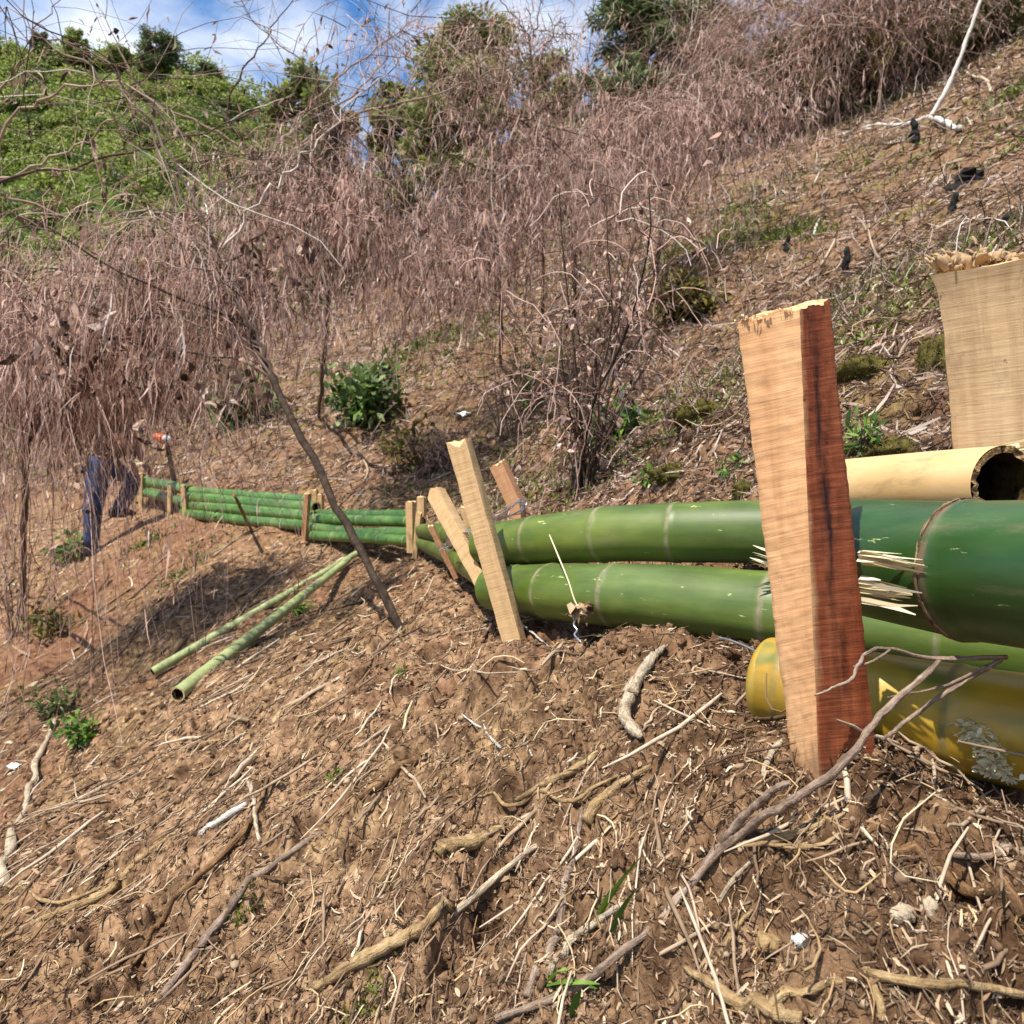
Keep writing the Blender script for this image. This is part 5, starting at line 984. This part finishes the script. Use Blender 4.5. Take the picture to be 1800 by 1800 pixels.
bare_tree('bare dead tree whose thin limbs cross the sky above the leaning trunk', onground(330, 740), [[(470, 300, 6.5), (540, 190, 6.5), (640, 100, 6.5), (760, 10, 6.5)], [(470, 300, 6.5), (400, 200, 6.4), (450, 90, 6.3), (520, -10, 6.2)], [(470, 300, 6.5), (600, 210, 6.4), (750, 170, 6.3), (900, 110, 6.2)], [(470, 300, 6.5), (500, 240, 6.5), (660, 130, 6.5), (690, 0, 6.4)], [(470, 300, 6.5), (380, 230, 6.4), (250, 160, 6.3), (180, 20, 6.3)]], .014, 2, 50)
bare_tree('bare dead tree whose thin limbs cross the sky beside the dark pine', onground(1010, 560), [[(985, 300, 8.5), (1010, 180, 8.5), (1060, 60, 8.4), (1090, -20, 8.4)], [(985, 300, 8.5), (930, 170, 8.5), (940, 60, 8.5), (960, -20, 8.5)], [(985, 300, 8.5), (1100, 220, 8.4), (1200, 90, 8.3), (1230, 0, 8.3)], [(985, 300, 8.5), (900, 200, 8.4), (830, 100, 8.3), (720, 60, 8.3)]], .016, 3, 50)

# ------------------------------------------------------------------ green trees beyond the slope
def tree(label, base, H_, W_, clumps, m_, seed, n=9000, ll=.16, lw=.05, name='leafy_tree', cone=0.0, tr=.12, group='green trees beyond the slope', flat=.75):
    q = np.random.default_rng(seed); b_ = np.array(base, float); t_ = thing(name, b_, label, 'tree', group); top = b_ + [q.normal(0, .05) * H_, 0, H_ * .95]; TP = smooth_path([b_ - [0, 0, .3], b_ * .5 + top * .5 + [q.normal(0, .04) * H_, 0, 0], top], 16); m = MB(); V, Q, T = tube(TP, np.linspace(tr, tr * .2, 16), 8); m.add(V, Q, T)
    cc = []
    for k in range(clumps):
        f = q.uniform(.28, 1.0); rr = W_ * (1 - cone * (f - .28) / .72) * (math.sqrt(max(.06, 1 - ((f - .6) / .46) ** 2)) if cone == 0 else 1) * q.uniform(.35, 1.0); th = q.uniform(0, 6.283); cc.append(b_ + [rr * math.cos(th), rr * math.sin(th), f * H_])
    cc = np.array(cc); cs = W_ * q.uniform(.12, .30, clumps) * (1 if cone == 0 else .8)
    for k in range(clumps):
        j = np.argmin(np.abs(TP[:, 2] - (cc[k][2] - .15 * H_))); V, Q, T = tube(smooth_path([TP[j], TP[j] * .5 + cc[k] * .5 + [0, 0, .03 * H_], cc[k]], 8, .01, q), np.linspace(tr * .3, tr * .08, 8), 5); m.add(V, Q, T)
    m.obj('trunk', M_bark, t_); k = q.integers(0, clumps, n); dv = unit(q.normal(size=(n, 3))) * (q.uniform(0, 1, n) ** .45)[:, None]; C = cc[k] + dv * cs[k][:, None] * [1.25, 1.25, flat]
    V, T = leaves(C, unit(dv + q.normal(0, .6, (n, 3)) + [0, 0, -.2]), unit(dv * .6 + q.normal(0, .5, (n, 3)) + [0, 0, .7]), ll * q.lognormal(0, .35, n), lw * q.lognormal(0, .3, n)); mm = MB(); mm.add(V, T=T); mm.obj('crown', m_, t_); return t_
def far_base(px, py, d): p = pt(px, py, d); return np.array([p[0], p[1], gz(p[0], p[1]) if np.hypot(p[0], p[1]) < 58 else p[2]])
def tree_at(label, px, top, bottom, d, wpx, m_, seed, **kw):
    p = pt(px, bottom, d); p[2] = min(gz(p[0], p[1]), p[2]) - .1; H_ = (HY - top) / FPX * d - p[2]; return tree(label, p, H_, wpx / FPX * d / 2, kw.pop('clumps', 46), m_, seed, **kw)
tree_at('broad leafy tree in the gap of the dead crowns at the centre', 825, 60, 440, 24, 225, M_tree, 1, n=24000, ll=.15, lw=.045, tr=.16, clumps=130)
tree_at('smaller leafy tree left of the broad centre tree', 715, 150, 430, 27, 130, M_tree, 2, n=16000, ll=.17, lw=.055)
tree_at('bright leafy tree right of the broad centre tree', 965, 120, 420, 26, 140, M_forest, 3, n=16000, ll=.16, lw=.055)
tree_at('dark tall pine behind the dead crowns at the top', 1140, -120, 330, 22, 240, M_forest_dark, 4, n=24000, ll=.26, lw=.03, name='pine_tree', cone=.5, tr=.2, clumps=70, flat=.4)
tree_at('dark pine partly hidden right of the tall pine', 1245, -60, 280, 25, 150, M_forest_dark, 5, n=15000, ll=.26, lw=.03, name='pine_tree', cone=.5, tr=.18, flat=.4)
tree_at('dull green tree low behind the leaning trunk crown', 540, 150, 420, 34, 190, M_tree, 6, n=16000, ll=.2, lw=.07)
tree_at('leafy tree at the top edge behind the reddish strands', 1560, -60, 190, 26, 160, M_tree, 7, n=15000, ll=.17, lw=.055)
tree_at('leafy tree at the top edge near the right corner', 1700, -120, 110, 27, 180, M_tree, 8, n=15000, ll=.17, lw=.055)

for i, (px, py, lab) in enumerate([(1290, 275, 'dull green bush at the foot of the thin leaning trunk on the crest'), (1400, 235, 'dull green bush on the crest between the thin trunk and the reddish strands'), (1500, 195, 'dull green bush on the crest under the reddish strands'), (1590, 160, 'dull green bush on the crest left of the bleached sapling'), (1680, 115, 'dull green bush on the crest right of the bleached sapling'), (1770, 72, 'dull green bush on the crest nearest the right edge')]):
    b_ = hitc(px, py + 6); b_ = b_ + unit(b_) * .25; H_ = b_[1] * .11; tree(lab, [b_[0], b_[1], gz(b_[0], b_[1])], H_, H_ * .62, 26, M_olive2, 300 + i, n=6500, ll=.12, lw=.035, name='bush', tr=.05, group='dull green bushes on the crest', flat=1.1)
q = np.random.default_rng(111); nc = 420; cx = q.uniform(470, 1900, nc); dd_ = q.uniform(29, 38, nc); sil = np.interp(cx, [470, 700, 850, 1000, 1200, 1400, 1600, 1900], [330, 320, 300, 235, 160, 95, 15, -70]); py_ = sil + q.uniform(-30, 190, nc)
Cc = np.stack([(cx - 900) / FPX * dd_, dd_, (HY - py_) / FPX * dd_], -1); per = 150; k = np.repeat(np.arange(nc), per); n = len(k); dv = unit(q.normal(size=(n, 3))) * (q.uniform(.1, 1, n) ** .5)[:, None]; C = Cc[k] + dv * q.uniform(.5, 1.1, nc)[k][:, None]
V, T = leaves(C, unit(dv + q.normal(0, .7, (n, 3))), unit(dv + q.normal(0, .4, (n, 3)) + [0, 0, .5]), .20 * q.lognormal(0, .3, n), .06 * q.lognormal(0, .3, n)); m = MB(); m.add(V, T=T)
st = Cc[::2]; P = np.stack([st, st * [1, 1, 0] + np.array([0, 0, 1.]) * (st[:, 2:] - 4.5)], 1); P = np.stack([P[:, 0] * (1 - f) + P[:, 1] * f for f in np.linspace(0, 1, 6)], 1) + q.normal(0, .06, (len(st), 6, 3)); V, Q = tubes(P, np.full((len(st), 6), .035), 5, q); m.add(V, Q, mi=1)
tag(m.obj('thicket', [M_olive2, M_bark]), 'dull green thicket growing behind the dead trees along the crest', 'thicket', kind='stuff')
# ------------------------------------------------------------------ the wooded hill
def hill_top(px): return np.interp(px, [-900, -400, -150, 0, 120, 250, 330, 400, 450, 520, 600, 800], [160, 60, 70, 100, 100, 118, 120, 150, 185, 230, 290, 420])
U, Vv = np.meshgrid(np.linspace(-900, 800, 90), np.linspace(0, 1, 40), indexing='ij'); D_ = 95 - 45 * (1 - Vv); ztop = (HY - hill_top(U)) / FPX * 95; xw = (U - 900) / FPX * 95
Zh = (ztop + 14) * Vv ** .85 - 14 + 1.5 * fbm(xw * .12, D_ * .12, 3, 7); HX = xw; HV = np.stack([HX, D_, Zh], -1); back = HV[:, -1:] + [0, 60, -40]
HV2 = np.concatenate([HV, back], 1); ii = np.arange(HV2.shape[0] * HV2.shape[1]).reshape(HV2.shape[:2]); Q = np.stack([ii[:-1, :-1], ii[1:, :-1], ii[1:, 1:], ii[:-1, 1:]], -1).reshape(-1, 4)
m = MB(); m.add(HV2.reshape(-1, 3), Q); tag(m.obj('hill', M_hill), kind='structure')
q = np.random.default_rng(101); nc = 2400; iu = q.uniform(0, 89, nc); iv = 39 * q.uniform(0, 1, nc) ** .9; a_, b_ = iu.astype(int), np.minimum(iv.astype(int), 38); fu, fv = (iu - a_)[:, None], (iv - b_)[:, None]
Cc = HV[a_, b_] * (1 - fu) * (1 - fv) + HV[a_ + 1, b_] * fu * (1 - fv) + HV[a_, b_ + 1] * (1 - fu) * fv + HV[a_ + 1, b_ + 1] * fu * fv
cs = q.uniform(1.0, 2.3, nc); per = 240; k = np.repeat(np.arange(nc), per); n = len(k); dv = unit(q.normal(size=(n, 3))); dv[:, 2] = np.abs(dv[:, 2]) * 1.0; dv *= (q.uniform(.3, 1, n) ** .5)[:, None]
C = Cc[k] + dv * cs[k][:, None] * [1, 1, .95] + [0, 0, .3]; V, T = leaves(C, unit(dv + q.normal(0, .7, (n, 3))), unit(dv + q.normal(0, .4, (n, 3)) + [0, 0, .5]), .30 * q.lognormal(0, .3, n), .115 * q.lognormal(0, .3, n))
dark = (hash2(k, k * 0, 3) < .12); m = MB()
Vr = V.reshape(n, 5, 3); tri = np.array([[0, 1, 4], [1, 2, 4], [0, 4, 3], [4, 2, 3]])
for flag, mi in ((~dark, 0), (dark, 1)):
    vv = Vr[flag]; m.add(vv.reshape(-1, 3), T=(tri[None] + (np.arange(len(vv)) * 5)[:, None, None]).reshape(-1, 3), mi=mi)
tag(m.obj('forest', [M_forest, M_forest_dark]), 'bright green wood covering the far hill at the left', 'forest', kind='stuff')
def hp(px, v): u = (px + 900) / 1700 * 89; a_ = int(u); b_ = int(v * 38); return HV[a_, b_]
GR = 'trees standing out on the far hill'
tree('dark round tree on the ridge of the far hill', hp(318, .96), 5.8, 2.4, 78, M_forest_dark, 201, n=16250, ll=.2, lw=.07, tr=.25, group=GR)
tree('small dark tree leftmost on the ridge of the far hill', hp(112, .99), 4.1, 1.2, 48, M_forest_dark, 202, n=7150, ll=.2, lw=.07, tr=.2, group=GR)
tree('tall narrow tree second from the left on the ridge of the far hill', hp(168, .99), 4.8, 1.4, 54, M_forest, 203, n=8450, ll=.2, lw=.07, tr=.2, group=GR)
tree('low rounded tree on the ridge between the narrow tree and the dark round tree', hp(245, .99), 3.1, 1.7, 48, M_forest, 204, n=8450, ll=.2, lw=.07, tr=.2, group=GR)
tree('small tree right of the dark round tree on the falling ridge', hp(380, .99), 2.7, 1.4, 42, M_forest_dark, 205, n=6500, ll=.2, lw=.07, tr=.2, group=GR)
tree('tall dark tree at the left edge of the far hill ridge', hp(15, .96), 5.4, 2.0, 66, M_forest_dark, 206, n=11700, ll=.2, lw=.07, tr=.25, group=GR)

# ------------------------------------------------------------------ the bending person
fl = hitc(165, 972); dP = fl[1]; pp = thing('person', fl, 'person in dark blue jeans and dark shirt bending at the far end of the barrier', 'person')
def P3(px, py, o=0.0): return pt(px, py, dP + o)
def skin(name, pts, edges, rad, m_, parent, root=0, sub=2):
    me = bpy.data.meshes.new(name); o_ = np.array(parent['_o']); me.from_pydata([tuple(np.array(p) - o_) for p in pts], edges, []); me.update(); o = bpy.data.objects.new(name, me); COL.objects.link(o); o.parent = parent
    me.materials.append(m_); md = o.modifiers.new('skin', 'SKIN'); md.use_smooth_shade = True
    if not me.skin_vertices: me.attributes.get('') 
    sv = me.skin_vertices[0].data if me.skin_vertices else None
    if sv is None:
        bpy.context.view_layer.objects.active = o; o.select_set(True); bpy.ops.object.mode_set(mode='OBJECT'); sv = me.skin_vertices[0].data
    for i, r in enumerate(rad): sv[i].radius = (r, r) if not isinstance(r, tuple) else r
    sv[root].use_root = True; s_ = o.modifiers.new('sub', 'SUBSURF'); s_.levels = s_.render_levels = sub
    return o
hip = P3(183, 822); 
body_pts = [hip, P3(192, 792), P3(206, 752), P3(212, 735), P3(172, 835, -.07), P3(163, 898, -.05), P3(160, 955), P3(198, 832, .06), P3(238, 838, .10), P3(222, 872, .12), P3(208, 896, .14),
            P3(200, 748, -.17), P3(218, 785, -.20), P3(226, 808, -.12), P3(218, 748, .17), P3(240, 782, .20), P3(252, 812, .15)]
body_ed = [(0, 1), (1, 2), (2, 3), (0, 4), (4, 5), (5, 6), (0, 7), (7, 8), (8, 9), (9, 10), (2, 11), (11, 12), (12, 13), (2, 14), (14, 15), (15, 16)]
skin('body', body_pts, body_ed, [(.12, .09), (.11, .08), (.11, .08), .050, .08, .060, .045, .08, .065, .062, .048, .060, .045, .032, .060, .045, .032], M_skin, pp)
skin('jeans', [hip, P3(188, 805), P3(172, 835, -.07), P3(163, 898, -.05), P3(160, 962), P3(198, 832, .06), P3(238, 838, .10), P3(222, 872, .12), P3(206, 900, .14)], [(0, 1), (0, 2), (2, 3), (3, 4), (0, 5), (5, 6), (6, 7), (7, 8)], [(.17, .14), (.165, .135), .115, .085, .070, .115, .092, .078, .066], M_denim, pp)
skin('shirt', [P3(188, 806), P3(192, 790), P3(206, 752), P3(211, 740), P3(200, 748, -.17), P3(212, 772, -.19), P3(218, 748, .17), P3(232, 770, .19)], [(0, 1), (1, 2), (2, 3), (2, 4), (4, 5), (2, 6), (6, 7)], [(.165, .13), (.16, .125), (.168, .125), .075, .078, .068, .078, .068], M_shirt, pp)
V0, F0 = icos(3); hc = P3(221, 712); hv = V0 * [.078, .092, .115]; hv[:, 1] -= .02 * (V0[:, 0] > .6) * 0; nose = np.exp(-((V0 - unit(np.array([.9, -.15, -.15]))) ** 2).sum(1) / .03); hv = hv + nose[:, None] * np.array([.022, 0, -.004]); m = MB(); m.add(hv + hc, T=F0); m.obj('head', M_skin, pp)
hr = V0 * [.087, .100, .122]; kf = (V0[:, 2] > .1) | (V0[:, 0] < -.2); m = MB(); m.add((hr * np.where(kf, 1, .8)[:, None]) + hc + [-.008, 0, .006], T=F0); m.obj('hair', M_hair, pp)
for (px, py, o_) in ((227, 811, -.12), (253, 815, .15)):
    c = P3(px, py, o_); pts = [c, c + [.03, 0, -.035]]; ed = [(0, 1)]; rad = [.030, .036]
    for k in range(5):
        dx = (k - 2) * .018; a_ = c + [.035, dx, -.05]; 
        if k == 0: a_ = c + [.015, -.04, -.03]
        L_ = (.05, .072, .08, .074, .058)[k]; b1_ = a_ + np.array([.02, dx * .3, -L_ * .5]); c1_ = b1_ + np.array([.002, 0, -L_ * .5]); i = len(pts); pts += [a_, b1_, c1_]; ed += [(1, i), (i, i + 1), (i + 1, i + 2)]; rad += [.011, .010, .008]
    skin('hand', pts, ed, rad, M_skin, pp)
for (px, py, o_, w_) in ((168, 971, 0, 1), (214, 904, .14, 1)):
    c = P3(px, py, o_); hv = V0 * [.135, .052, .062]; hv[:, 2] = np.maximum(hv[:, 2], -.032); hv[:, 2] *= np.where(V0[:, 0] > .2, .7, 1.25); m = MB(); m.add(hv + c + [.0, 0, .01], T=F0); m.obj('shoe', M_shoe, pp)
